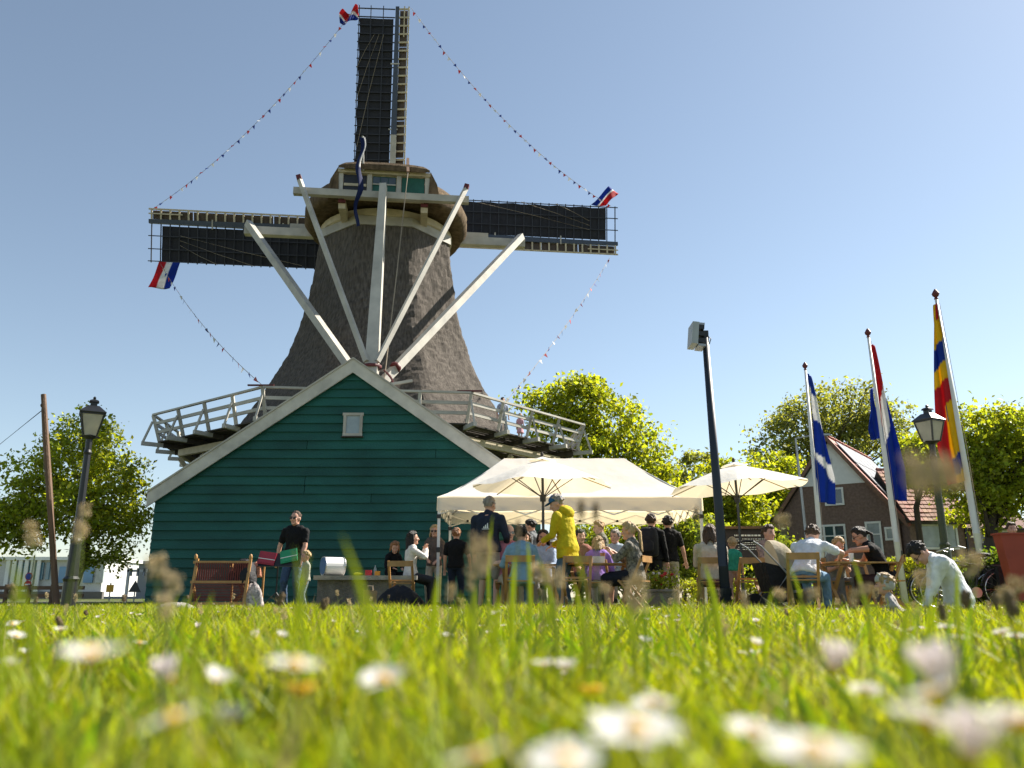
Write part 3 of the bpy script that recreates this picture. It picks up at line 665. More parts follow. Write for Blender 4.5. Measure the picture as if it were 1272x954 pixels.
# wider weed leaves in the foreground, and a few tall soft blades close by
weed_mat = pm('weed_leaf', (.14, .23, .014), .45, .25, 3, trans=.45, tcol=(1.4, 1.3, .35), island=.3, spec=.4)
def ribbon(m, p, q, wd, bow=(0, 0, 0), n=7):
    p, q, bow = Vector(p), Vector(q), Vector(bow); d = (q-p); x = d.cross(Vector((0, 1, .2))).normalized()
    a = []; 
    for i in range(n):
        t = i/(n-1); c = p+d*t+bow*(4*t*(1-t)); ww = wd*(.55+.9*t if t < .5 else 1)*math.sqrt(max(1-max(t-.55, 0)**2/.2025, .002))
        a.append((c, ww))
    vs = []
    for c, ww in a: vs += [c-x*ww/2, c+Vector((0, ww*.15, 0)), c+x*ww/2]
    m.add(vs, [(3*i+j, 3*i+j+1, 3*i+j+4, 3*i+j+3) for i in range(n-1) for j in (0, 1)])
m = MB()
for i in range(2600):
    Y = .5+8.5*random.random()**1.6; X = random.uniform(-.75, .75)*(Y+.2); h = random.uniform(.05, .13); a = random.uniform(0, 6.3); l = random.uniform(.02, .09)
    ribbon(m, (X, Y, 0), (X+math.cos(a)*l, Y+math.sin(a)*l, h), random.uniform(.009, .02), (math.cos(a)*-.01, 0, .012), 5)
for i in range(300):
    Y = .9+9*random.random()**1.3; X = random.uniform(-.7, .7)*(Y+.1); h = random.uniform(.12, .24); a = random.uniform(0, 6.3); l = random.uniform(.02, .12)
    ribbon(m, (X, Y, 0), (X+math.cos(a)*l, Y+math.sin(a)*l, h), random.uniform(.003, .007), (math.cos(a)*-.02, 0, .015), 7)
me = m.mesh('weed', weed_mat); tag(mk('weed', me), 'broad green weed leaves growing through the grass', 'weed', kind='stuff')
def tall_blade(px, py, Y, wpx, dx=0, px0=None):
    t = at(px, py, Y); b = at(px0 if px0 else px+dx, 760, Y); b.z = 0; m = MB()
    k_ = random.uniform(-1, 1)*.12*(t-b).length; ribbon(m, (0, 0, 0), t-b, wpx*.62*Y/FPX, (k_, random.uniform(-.01, .02), 0), 11)
    tag(m.build('grass_blade', weed_mat, None, b), 'tall single blade of grass standing above the lawn', 'grass blade', 'tall single grass blades')
for a in ((425, 664, .62, 20), (385, 688, .8, 11, 8), (366, 678, .75, 12, 14), (463, 735, 1.0, 9), (640, 690, 1.3, 13, 6), (655, 668, 1.5, 9, -5), (668, 690, 1.2, 12, 4), (620, 735, 1.2, 14, -15), (612, 640, 1.5, 6, 20), (545, 712, 1.1, 15, -22), (590, 725, 1.3, 14, 8), (875, 700, 1.4, 15), (1058, 690, 1.4, 9, 8), (1190, 700, 1.3, 11, 12), (700, 640, .9, 5), (712, 720, 1.2, 12), (10, 690, .6, 20, 10), (30, 700, .7, 14, -8), (265, 735, 1.0, 14), (230, 740, 1.1, 12), (1130, 740, 1.1, 16, 10), (1160, 735, 1.0, 14, -12), (960, 730, 1.3, 10), (980, 700, 1.5, 8), (780, 735, 1.2, 12, 10), (840, 745, 1.2, 12), (570, 735, .9, 16, 14), (690, 745, 1.0, 18, -10)):
    tall_blade(*a)
# ---- seed heads and dandelion clocks
seed_mat = pm('seed_head', (.70, .57, .34), .9, .3, 30, .6, 90, trans=.3); seed_dark = pm('seed_dark', (.17, .12, .065), .9, .3, 30, .6, 90); stem_mat = pm('stem', (.13, .17, .03), .6, .2, 8, trans=.2)
def spike(px, py, Y, wpx, hpx, dark=False, lean=0):
    t = at(px, py, Y); b = Vector((t.x+lean*Y/FPX+random.uniform(-.01, .01), Y+random.uniform(-.01, .02), 0)); k = Y/FPX
    th = thing('plantain', 'tall plantain stem with %s seed head rising above the grass' % ('dark' if dark else 'pale tan'), 'plant', b, group='dark plantain heads' if dark else 'pale plantain heads')
    top = t-b; dirv = (top-Vector((0, 0, top.z*.5))).normalized()
    MB().tube([(0, 0, 0), top*.5+Vector((.004, 0, 0)), top], [.0016, .0013, .001], 6).build('stem', stem_mat, th)
    M = dirv.to_track_quat('Z', 'Y').to_matrix(); m = MB()
    H = hpx*k; W = wpx*k
    prof = [(W*.5*math.sin(math.pi*min(max(i/10, .03), .97))**.6*(1+.1*math.sin(i*5)), -H*.5+H*i/10) for i in range(11)]
    if dark: m.lathe(prof, 10, top, M)
    else:
        for i in range(60):
            d_ = Vector((random.gauss(0, 1), random.gauss(0, 1), random.gauss(0, 1))).normalized(); q = top+M @ Vector((d_.x*W*.5, d_.y*W*.5, d_.z*H*.5)); m.tube([top.lerp(q, .3), q], [W*.012, W*.035], 4)
    for i in range(50 if dark else 26):
        a = random.uniform(0, 6.28); zz = random.uniform(-.45, .45)*H; p = top+M @ Vector((math.cos(a)*W*.5, math.sin(a)*W*.5, zz)); m.ell(p, (W*.09, W*.09, W*.13), None, 5, 3)
    m.build('seed_head', seed_dark if dark else seed_mat, th)
for a in ((40, 662, 1.1, 16, 34, False, 25), (105, 634, 1.2, 12, 20, False, 10), (100, 660, 1.0, 15, 26, False, -20), (195, 705, .85, 20, 32, False, 10), (215, 724, .85, 18, 26, False, -8), (205, 752, .8, 18, 36, False, 25), (597, 690, .75, 28, 54, False, -22), (585, 722, 1.3, 10, 24, False, -8), (560, 735, 1.2, 10, 22, False), (672, 712, 1.1, 22, 24, False, -4), (690, 718, 1.0, 20, 24, False, 3), (752, 730, 1.3, 12, 12), (790, 735, .9, 26, 52, False, -8), (1160, 588, .42, 60, 52, False, 8), (972, 648, 1.2, 15, 18, False, 0), (1075, 732, 1.3, 14, 14), (1205, 700, 1.0, 24, 34, False, -20), (1262, 726, 1.3, 18, 22), (1250, 740, 1.2, 18, 24), (1145, 720, 1.3, 16, 24), (740, 634, 1.0, 8, 22, True), (722, 632, .9, 8, 26, True, -2), (643, 660, 1.2, 6, 30, True), (865, 640, 1.2, 6, 20, True), (1000, 742, 1.3, 9, 20, True), (925, 745, 1.3, 9, 20), (1170, 760, 1.3, 9, 22, True), (1255, 750, 1.0, 14, 34, True), (690, 752, 1.4, 10, 18), (1060, 742, 1.4, 10, 22), (968, 738, 1.4, 12, 16), (1010, 738, 1.5, 12, 16)): spike(*a)
for i in range(75):
    Y = random.uniform(1.8, 9); z_ = random.uniform(.12, .25); X = random.uniform(-.62, .62)*Y; f_ = Y*CP+(z_-CAMH)*SP; u_ = (-Y*SP+(z_-CAMH)*CP)/f_
    spike(CX+X/f_*FPX, CY-u_*FPX, Y, random.uniform(5, 8)*3/Y, random.uniform(9, 18)*3/Y, random.random() < .5, random.uniform(-20, 20)*2/Y)
# ---- daisies
petal = pm('petal', (.82, .80, .78), .6, .06, 20, trans=.35, tcol=(1, .95, .95), spec=.2); petal_pink = pm('petal_pink', (.78, .70, .69), .6, .1, 20, trans=.3); disc_mat = pm('flower_disc', (.72, .42, .02), .7, .15, 40, .4, 80); butter = pm('buttercup', (.80, .48, .01), .4, .08, 20, trans=.3)
def flower_meshes(pink=False, rad=.0125, cup=.25):
    m = MB()
    for i in range(20):
        a = 2*math.pi*i/20+random.uniform(-.08, .08); c, s_ = math.cos(a), math.sin(a); w_ = .0019; L = rad*random.uniform(.9, 1.08); z1 = rad*cup*random.uniform(.6, 1.3)
        pts = []
        for rr_, ww, z in ((.0035, w_*.6, 0), (L*.6, w_, z1*.5), (L*.92, w_*.9, z1), (L, w_*.3, z1*1.02)): pts += [(c*rr_-s_*ww, s_*rr_+c*ww, z), (c*rr_+s_*ww, s_*rr_-c*ww, z)]
        m.add(pts, [(0, 1, 3, 2), (2, 3, 5, 4), (4, 5, 7, 6)])
    d = MB().lathe([(.0001, .0032), (.0022, .0028), (.0038, .0012), (.0040, -.001), (.001, -.004)][::-1], 10)
    return m.mesh('petals', petal_pink if pink else petal), d.mesh('flower_disc', disc_mat, True)
FM = [flower_meshes(), flower_meshes(False, .0135, .12), flower_meshes(False, .012, .6), flower_meshes(True, .009, 1.4)]
def daisy(p, k=0, tilt=(0, 0), sc=1):
    th = thing('daisy', 'white daisy flowering low in the meadow grass' if k < 3 else 'half closed pinkish daisy bud in the meadow grass', 'flower', (p[0], p[1], 0), group='white daisies' if k < 3 else 'pinkish daisy buds')
    b = (random.uniform(-.015, .015), random.uniform(-.015, .015))
    MB().tube([(b[0], b[1], 0), (b[0]*.3, b[1]*.3, p[2]*.6), (0, 0, p[2]-.002)], [.0014, .0012, .001], 6).build('stem', stem_mat, th)
    for me_, nm in zip(FM[k], ('petals', 'flower_disc')):
        o = mk(nm, me_, th, (0, 0, p[2])); o.rotation_euler = (tilt[0], tilt[1], random.uniform(0, 6)); o.scale = (sc, sc, sc)
for px, py, Y, k, sc in ((113, 815, .42, 0, 1.25), (365, 826, .47, 1, 1.1), (475, 845, .52, 0, 1.1), (215, 893, .40, 1, 1.0), (290, 893, .46, 2, .8), (208, 842, .6, 3, 1), (590, 940, .36, 1, 1.1), (790, 908, .36, 1, 1.35), (760, 900, .40, 0, 1), (1010, 935, .30, 1, 1.25), (935, 910, .42, 0, 1), (1155, 862, .42, 0, 1.15), (1150, 895, .40, 1, 1.2), (1170, 848, .44, 3, 1.4), (1250, 892, .38, 0, 1.0), (1035, 828, .62, 3, 1.3), (700, 945, .32, 1, 1), (1205, 935, .36, 3, 1.2), (270, 845, .7, 2, .9), (805, 875, .6, 0, .9), (820, 873, .55, 0, 1), (1075, 858, .7, 1, 1), (703, 830, .9, 2, 1), (675, 825, .9, 0, 1), (1175, 780, 1.6, 0, 1.3), (1192, 792, 1.5, 1, 1.2), (1245, 786, 1.5, 0, 1.3), (1262, 790, 1.4, 1, 1.3), (1130, 783, 1.8, 0, 1.2), (940, 800, 1.6, 2, 1.1), (616, 762, 2.2, 0, 1.3), (20, 790, 1.5, 0, 1.2), (15, 775, 2, 1, 1.2), (75, 782, 1.8, 0, 1.1), (350, 790, 1.6, 2, .9)):
    daisy(at(px, py, Y), k, (random.uniform(-.4, .3), random.uniform(-.35, .35)), sc)
for i in range(110):
    Y = random.uniform(1.2, 12); X = random.uniform(-.6, .62)*Y
    daisy((X, Y, random.uniform(.09, .15)), random.choice((0, 0, 1, 2, 0, 1, 3)), (random.uniform(-.4, .3), random.uniform(-.35, .35)), random.uniform(.9, 1.25))
def buttercup(px, py, Y):
    p = at(px, py, Y); th = thing('buttercup', 'small yellow buttercup among the white daisies', 'flower', (p.x, p.y, 0), group='yellow buttercups')
    MB().tube([(.01, 0, 0), (0, 0, p.z-.002)], [.0014, .001], 6).build('stem', stem_mat, th); m = MB()
    for i in range(5):
        a = i*1.2566; m.ell((math.cos(a)*.006, math.sin(a)*.006, p.z+.003), (.006, .006, .0016), Matrix.Rotation(a, 3, 'Z') @ Matrix.Rotation(-.7, 3, 'Y'), 8, 4)
    m.build('petals', butter, th, smooth=True)
for a in ((372, 862, .6), (735, 862, .75), (1265, 905, .5)): buttercup(*a)
# ================================================================== BRICK HOUSE
HY = 42.0; HX = gx(1038, HY, 4); HR = R(-36)
house = thing('house', 'brown brick house with white upper gable and solar panels behind the flagpoles', 'house', (HX, HY, 0), HR)
HW, HE, HA, HD = 2.95, 4.05, 7.95, 8.5
def hbox(name, x0, x1, y0, y1, z0, z1, mat, parent): return MB().box(((x0+x1)/2, (y0+y1)/2, (z0+z1)/2), (x1-x0, y1-y0, z1-z0)).build(name, mat, parent)
ZW = 5.75; hwW = HW*(HA-ZW)/(HA-HE)
MB().prism([(-HW, 0, 0), (HW, 0, 0), (HW, 0, HE), (hwW, 0, ZW), (-hwW, 0, ZW), (-HW, 0, HE)], (0, HD, 0)).build('wall', brick, house)
MB().prism([(-hwW, -.04, ZW), (hwW, -.04, ZW), (0, -.04, HA)], (0, HD+.06, 0)).build('gable', white_paint, house)
for sx in (-1, 1):
    sl_ = (HA-HE)/HW; e = Vector((sx*(HW+.45), -.35, HE-.45*sl_)); a = Vector((0, -.35, HA)); upn = Vector((sx*sl_, 0, 1)).normalized()
    rf = MB().prism([e+upn*.02, a+upn*.02, a+Vector((0, 0, .28)), e+upn*.2], (0, HD+.7, 0)).build('roof', tile_red if sx > 0 else dark_wood, house)
    MB().prism([e+Vector((0, -.05, .2)), a+Vector((0, -.05, .33)), a+Vector((0, -.05, .02)), e+Vector((0, -.05, -.08))], (0, .07, 0)).build('verge_board', pm('verge%d' % sx, (.2, .11, .075), .7, .2, 6), rf)
    if sx > 0:
        d_ = (a-e).normalized(); L_ = (a-e).length
        for i in range(3):
            for j in range(6):
                if j >= 4 and i == 0: continue
                p0 = e+d_*(L_*(.20+.26*i))+Vector((0, .5+j*1.25, 0))+upn*.24
                MB().prism([p0, p0+Vector((0, 1.18, 0)), p0+Vector((0, 1.18, 0))+d_*L_*.25, p0+d_*L_*.25], upn*.05).build('solar_panel', solar, rf)
        for i in range(14):
            MB().tube([a+Vector((0, .0+i*.65, .3)), a+Vector((0, .6+i*.65, .33))], .09, 6).build('ridge_tile', tile_red, rf)
def hwin(x, z, w_, h_, nx, parent=house, y=-.0, glassm=pane, top=0):
    wo = hbox('window', x-w_/2, x+w_/2, y-.035, y-.005, z-h_/2, z+h_/2, glassm, parent)
    for (a, b, c, d) in ((x-w_/2-.05, x+w_/2+.05, z+h_/2-.03, z+h_/2+.07), (x-w_/2-.05, x+w_/2+.05, z-h_/2-.07, z-h_/2+.03)): hbox('window_frame', a, b, y-.09, y-.037, c, d, white_paint, wo)
    for i in range(nx+1):
        xx = x-w_/2+w_*i/nx; hbox('window_frame', xx-.045, xx+.045, y-.085, y-.038, z-h_/2, z+h_/2, white_paint, wo)
    if top: hbox('glazing_bar', x-w_/2, x+w_/2, y-.08, y-.039, z+h_/2-top-.03, z+h_/2-top+.03, white_paint, wo)
    return wo
hwin(-.25, 6.75, .55, .6, 1, y=-.04); hwin(.05, 5.15, .85, .75, 2); hwin(-.35, 2.8, 1.5, 1.8, 3, top=.5); hwin(1.75, 2.8, .65, 1.9, 1, glassm=pane_light, top=.55); hwin(2.5, 3.2, .4, .5, 1, glassm=pane_light)
hbox('gutter', -HW-.6, -HW-.42, -.3, HD, HE-.62, HE-.5, white_paint, house)
# lower wing with tiled roof, its own small building against the house
wing = thing('house_wing', 'low brick wing with sunlit orange tiled roof beside the lantern lamp', 'house', (18.85, 39.7, 0), R(5))
hbox('wall', 0, 2.75, 0, 4.0, 0, 3.75, brick, wing); hwin(1.35, 3.0, 1.85, 1.05, 1, wing, 0, pane_light)
y0, z0, y1, z1 = -.3, 3.7, 2.2, 6.5
MB().prism([(-.12, y0, z0-.05), (-.12, y1, z1-.05), (-.12, y1+2.4, z0-.05)], (3.0, 0, 0)).build('roof', dark_wood, wing)
m = MB(); sd = Vector((0, y1-y0, z1-z0)); sn = Vector((0, -(z1-z0), y1-y0)).normalized()
Mr = Matrix((Vector((1, 0, 0)), sd.normalized(), sn)).transposed()
for i in range(13):
    for j in range(13):
        c = Vector((-.05+j*.245, y0, z0))+sd*((i+.5)/13)+sn*(.03+random.uniform(0, .02)); m.box(c, (.225, .34, .04), M=Mr @ Matrix.Rotation(-.09, 3, 'X') @ Matrix.Rotation(random.uniform(-.03, .03), 3, 'Z'))
tag(m.build('roof_tiles', tile_red, wing), kind='stuff')
for i in range(6): MB().tube([(-.1+i*.5, y1, z1+.02), (.37+i*.5, y1, z1+.04)], .1, 6).build('ridge_tile', tile_red, wing)
hbox('gutter', -.1, 2.9, -.42, -.31, 3.56, 3.67, dark_wood, wing); hbox('downpipe', 2.7, 2.78, -.1, -.02, 0, 3.55, black_metal, wing)
rear = thing('outbuilding', 'brick outbuilding with dark red roof below the broad yellow green tree', 'house', (22.1, 41.0, 0), R(5))
hbox('wall', 0, 3.2, 0, 3.5, 0, 3.55, brick, rear); hwin(.9, 2.7, .6, 1.3, 1, rear); hwin(2.0, 2.4, .8, 1.9, 1, rear)
MB().prism([(-.2, -.35, 3.5), (-.2, 1.7, 5.1), (-.2, 3.8, 3.5)], (3.6, 0, 0)).build('roof', pm('dark_tile', (.17, .065, .05), .8, .25, 8), rear); hbox('gutter', -.2, 3.4, -.46, -.36, 3.38, 3.49, dark_wood, rear)

# ================================================================== FAR LEFT BACKGROUND
pav_ = thing('building', 'long low white building with blue glazing far behind the leafy tree', 'building', (gx(75, 85), 85, 0))
def wbox(n, px0, px1, py0, py1, Y, mat, par, dep=1.0, dy=0):
    a, b = at(px0, py1, Y), at(px1, py0, Y); o = Vector(par.location)
    return MB().box((Vector(((a.x+b.x)/2, Y+dep/2+dy, (a.z+b.z)/2))-o), (b.x-a.x, dep, b.z-a.z)).build(n, mat, par)
wbox('wall', -60, 130, 694, 741, 85, pm('render_white', (.55, .55, .54), .6), pav_, 8); glz = pm('blue_glazing', (.10, .22, .30), .12, .3, .8, spec=.7); glz2 = pm('blue_panel', (.16, .30, .48), .3, .2, .8)
for i in range(6): wbox('window', 19+i*7.6, 26+i*7.6, 699, 720, 85, glz, pav_, .2, -.25)
for a, b in ((73, 86), (104, 118), (119, 131)): wbox('window', a, b, 704, 724, 85, glz2 if a < 119 else pane_light, pav_, .2, -.25)
wbox('plinth', -60, 130, 735, 744, 85, pm('plinth', (.13, .12, .11), .8), pav_, .4, -.45)
wbox('fascia', -60, 133, 692, 696, 85, white_paint, pav_, 9, -.6)
for i in range(6): wbox('mullion', 11+i*7.6, 12+i*7.6, 696, 735, 85, white_paint, pav_, .15, -.5)
gh = thing('hall', 'distant pale grey hall behind the white lattice frame', 'building', (gx(160, 130), 130, 0))
wbox('wall', 120, 230, 700, 745, 130, pm('pale_grey', (.2, .215, .235), .7), gh, 10)
wbox('roof', 118, 232, 697, 700.5, 130, pm('roof_grey', (.3, .31, .33), .7), gh, 11, -.5)
def sign_disc(px, py, Y, r, col, parent, bar=None, nm='sign_face'):
    p = at(px, py, Y)-Vector(parent.location); Mx = Matrix.Rotation(R(90), 3, 'X')
    d = MB().lathe([(r, -.015), (r, .015)], 24, p, Mx).build(nm, col, parent)
    return p
red_sign = pm('sign_red', (.5, .02, .025), .4, .05); blue_sign = pm('sign_blue', (.02, .05, .3), .4, .05); wsign = pm('sign_white', (.8, .8, .8), .4, .04); yel_sign = pm('sign_yellow', (.8, .42, .02), .45, .05)
sp = thing('traffic_sign', 'thin grey pole carrying a blue disc above a red no entry disc', 'sign', (gx(36, 34), 34, 0))
MB().tube([(0, .05, 0), (.03, .05, at(38, 690, 34).z)], .03, 8).build('post', grey_metal, sp)
p = sign_disc(34.5, 726, 34, .15, red_sign, sp); MB().box(p+Vector((0, -.022, 0)), (.2, .012, .05)).build('white_bar', wsign, sp)
p = sign_disc(36, 716, 34, .15, red_sign, sp, nm='sign_rim'); MB().lathe([(.12, -.01), (.12, .01)], 24, p+Vector((0, -.02, 0)), Matrix.Rotation(R(90), 3, 'X')).build('sign_face', blue_sign, sp)
fr_ = thing('lattice_frame', 'white metal frame with hanging fittings beside the shed corner', 'frame', (gx(158, 33), 33, 0))
xa = 0; xb = gx(184, 33)-gx(158, 33); zt = at(160, 709, 33).z
MB().beam((0, 0, 0), (0, 0, zt+.1), .09, .09).build('post', white_metal, fr_); MB().beam((xb, 0, 0), (xb, 0, zt+.1), .09, .09).build('post', white_metal, fr_); MB().beam((-.05, 0, zt), (xb+.05, 0, zt), .09, .09).build('crossbar', white_metal, fr_)
for i in range(3): MB().tube([(.13+i*.25, -.06, zt+.1), (.13+i*.25, -.06, zt-.2)], [.04, .05], 8).build('fitting', grey_metal, fr_)
ts = thing('warning_sign', 'triangular road sign seen from behind below the white frame', 'sign', (gx(168, 30), 30, 0)); MB().tube([(0, .03, 0), (0, .03, at(168, 722, 30).z)], .025, 6).build('post', grey_metal, ts)
pz = at(168, 730, 30).z; MB().prism([(-.22, 0, pz-.15), (.22, 0, pz-.15), (0, 0, pz+.25)], (0, .02, 0)).build('sign_face', pm('sign_back', (.08, .085, .09), .5), ts)
ys = thing('road_sign', 'small square yellow road sign in front of the low white building', 'sign', (gx(137, 36), 36, 0)); MB().tube([(0, .03, 0), (0, .03, at(137, 724, 36).z)], .03, 6).build('post', grey_metal, ys)
MB().box((0, 0, at(137, 731, 36).z), (.3, .03, .3)).build('sign_face', yel_sign, ys)
fn = thing('fence', 'low brown wooden rail fence beyond the meadow by the lamp', 'fence', (gx(30, 26), 26, 0))
for i in range(5): MB().box((-1.2+i*.7, 0, .3), (.09, .09, .6)).build('post', brown_wood, fn)
MB().box((.2, -.06, .5), (3.4, .04, .11)).build('rail', brown_wood, fn)
MB().box((.2, -.06, .27), (3.4, .04, .11)).build('rail', brown_wood, fn)

# ================================================================== POLES, LAMPS, FLAGS
def street_lamp(label, px, py_top, Y, tilt=0):
    zt = at(px, py_top, Y).z; r = thing('street_lamp', label, 'street lamp', (gx(px, Y, zt), Y, 0), group='lantern street lamps'); r.rotation_euler = (0, R(tilt), .5)
    zl = zt-.82
    MB().lathe([(.13, 0), (.13, .5), (.15, .55), (.11, .6), (.095, 1.2), (.105, 1.25), (.075, 1.3), (.06, zl-.35), (.075, zl-.3), (.055, zl-.25), (.06, zl-.05), (.11, zl)], 14).build('post', black_metal, r, smooth=False)
    b, t = .115, .2; z0, z1 = zl+.02, zl+.44
    lt = MB().lathe([(.17, z0-.03), (.19, z0)], 4).build('lantern', black_metal, r)
    for k in range(4):
        a = k*math.pi/2; M = Matrix.Rotation(a, 3, 'Z')
        MB().prism([M @ Vector((-b, -b, z0)), M @ Vector((b, -b, z0)), M @ Vector((t, -t, z1)), M @ Vector((-t, -t, z1))], M @ Vector((0, .006, 0))).build('pane', lamp_glass, lt)
        MB().beam(M @ Vector((b, -b, z0)), M @ Vector((t, -t, z1)), .028, .028).build('frame_bar', black_metal, lt)
        MB().beam(M @ Vector((-t, -t, z1)), M @ Vector((t, -t, z1)), .03, .03).build('frame_bar', black_metal, lt)
    s2 = 1.414
    MB().lathe([(.255*s2*.9, z1+.01), (.262*s2*.9, z1+.03), (.1*s2, z1+.17), (.085, z1+.175), (.085, z1+.24), (.125, z1+.25), (.11, z1+.28), (.025, z1+.315), (.04, z1+.34), (.01, z1+.37)], 4, M=Matrix.Rotation(math.pi/4, 3, 'Z')).build('lantern_roof', black_metal, lt)
    MB().capsule((0, 0, z0+.1), (0, 0, z0+.3), .05, .05, 8).build('bulb', white_paint, lt)
    return r
street_lamp('black post lantern lamp standing in front of the round leafy tree', 118, 492, 15.8)
street_lamp('black post lantern lamp standing between the flagpoles and bicycles', 1151, 502, 17.0)
zt = at(54, 490, 20).z
up_ = thing('utility_pole', 'weathered brown wooden pole with a stay wire beside the lantern lamp', 'pole', (gx(70, 20, 0), 20, 0))
tpx = at(54, 490, 20)-Vector(up_.location)
MB().tube([(0, 0, 0), tpx*.5, tpx], [.085, .075, .06], 10).build('post', brown_wood, up_); MB().tube([tpx*.93, tpx*.93+Vector((-1.5, 0, -1.4)), tpx*.93+Vector((-4, 0, -4.2))], .012, 5).build('wire', black_metal, up_); MB().tube([tpx*.93+Vector((-.07, 0, 0)), tpx*.6+Vector((-.1, 0, 0))], .008, 5).build('rope', rope_mat, up_)
MB().lathe([(.03, -.05), (.05, 0), (.03, .05)], 8, tpx*.94+Vector((-.05, 0, .03))).build('insulator', black_metal, up_)

fl = thing('floodlight_pole', 'dark slender pole with a grey floodlight facing away over the tables', 'floodlight', (gx(903, 12.6, 0), 12.6, 0))
tp = at(876, 420, 12.6)-Vector(fl.location)
pole_blue = pm('pole_blue', (.02, .026, .038), .45, .15, 5)
MB().tube([(0, 0, 0), tp*.3, tp], [.078, .07, .052], 12).build('post', pole_blue, fl, smooth=True)
MB().tube([(0, 0, 0), (0, 0, .35)], [.095, .09], 12).build('post_sleeve', pole_blue, fl)
h = tp+Vector((0, 0, .02)); Mf = Matrix.Rotation(R(6), 3, 'Y')
MB().box(h+Vector((-.19, 0, .02)), (.10, .36, .36), M=Mf).build('lamp_housing', pm('lamp_grey', (.36, .38, .4), .4, .1), fl)
for dz in (-.11, 0, .11): MB().box(h+Vector((-.09, -.02, dz+.01)), (.10, .28, .07), M=Mf).build('heat_sink', black_metal, fl)
for dz in (-.175, .175): MB().box(h+Vector((-.09, 0, dz)), (.12, .3, .035), M=Mf).build('bracket', grey_metal, fl)
MB().beam(h+Vector((-.06, 0, 0)), h+Vector((.05, 0, 0)), .06, .2).build('bracket', black_metal, fl)
MB().tube([h+Vector((.04, 0, .02)), h+Vector((.09, 0, -.03)), h+Vector((.06, 0, -.12))], .008, 6).build('cable', black_metal, fl)

def flagpole(label, px0, px1, py1, Y, py0=660):
    b = at(px0, py0, Y); tt = at(px1, py1, Y); d = (tt-b); base = b-d*(b.z/d.z) if abs(d.z) > 0 else b
    r = thing('flagpole', label, 'flagpole', base, group='white flagpoles in a row'); tl = tt-base
    MB().tube([(0, 0, 0), tl*.4, tl*.985], [.085, .068, .035], 12).build('pole', pole_white, r, smooth=True)
    MB().lathe([(.02, -.03), (.05, 0), (.03, .04), (.07, .08), (.085, .13), (.05, .19), (.015, .24)], 10, tl*.985).build('finial', red_paint, r)
    MB().tube([tl*.97+Vector((.05, -.02, 0)), tl*.5+Vector((.09, -.03, 0)), tl*.18+Vector((.08, -.03, 0))], .006, 4).build('halyard', rope_mat, r)
    MB().box(tl*.18+Vector((.08, -.03, 0)), (.03, .03, .16)).build('cleat', black_metal, r)
    return base, tl
def hang(base, tl, f0, length, wid, fold, side=1, ph=0):
    up = tl.normalized(); s = Vector((1, 0, 0))*side; s = (s-up*s.dot(up)).normalized(); nrm = Vector((0, -1, 0))
    top = base+tl*f0
    def f(u, v):                   # u down, v out from the hoist, gathered in folds
        w_ = wid*(.18+.82*min(1, u*1.25)**.8)*(1-.15*max(u-.8, 0)*5)
        x = v*w_+.035*math.sin(v*9+u*5+ph); y = fold*math.sin(v*11+u*3+ph)*(.35+.65*u)+.05
        return top-up*(length*u+.18*v*wid)+s*(x+.03)+nrm*y
    return f
b, tl = flagpole('white flagpole with the blue and white flag beside the brick house', 1018, 1000, 455, 24.5)
BW = (.015, .06, .36)
def c1(u, v): q = u+.10*v; return BW if q < .2 else WHT if q < .42 else BW if q < .70 else WHT if q < .84-.1*v else BW
sheet('flag', 'limp blue and white banded flag hanging from its pole', 'flag', hang(b, tl, .965, 3.9, .52, .05), 70, 18, lambda u, v: c1(u, 1-v))
b, tl = flagpole('white flagpole with the red white and blue flag in the middle of the row', 1112, 1078, 414, 21)
def c2(u, v): d = u*1.5-(v)*.55; return RED if d < .16 else WHT if d < .52 else BLU
tri = sheet('flag', 'limp red white and blue tricolour hanging from its pole', 'flag', hang(b, tl, .955, 4.1, .36, .06, 1, 1.0), 80, 20, lambda u, v: c2(u, 1-v) if v > .1 else RED if u < .55 else BLU)
ext = hang(b, tl, .79, 1.35, .26, .04, -1, .4)
fc_ = sheet('flag_corner', None, None, lambda u, v: ext(u, v)+Vector((0, .12, 0)), 20, 8, lambda u, v: BLU); fc_.location = fc_.location-tri.location; fc_.parent = tri
b, tl = flagpole('white flagpole with the yellow blue and red flag', 1214, 1162, 366, 18, 668)
def c3(u, v):
    q = u-.06*v
    if q < .10: return RED if v < .45 and q < .07 else YEL
    if q < .20: return YEL
    if q < .32: return BLU
    if q < .42: return YEL
    if q < .55: return RED
    if v > .55: return RED
    if q < .84: return YEL if not (.56 < q < .64 and .4 < v < .5) else BLU
    return BLU if q < .93 else YEL
sheet('flag', 'limp yellow blue and red flag hanging from the tallest looking pole', 'flag', hang(b, tl, .97, 4.1, .52, .05, -1, 2.2), 80, 18, c3)
lp = thing('lamp_post', 'thin grey street light post beside the blue and white flag', 'street lamp', (gx(1008, 30), 30, 0)); zt = at(1000, 545, 30).z
MB().tube([(0, 0, 0), (-.1, 0, zt*.8), (-.12, 0, zt), (.5, 0, zt+.12), (.9, 0, zt+.15)], [.07, .05, .04, .03, .03], 8).build('post', grey_metal, lp); MB().box((.95, 0, zt+.15), (.4, .14, .07)).build('lamp_head', grey_metal, lp)

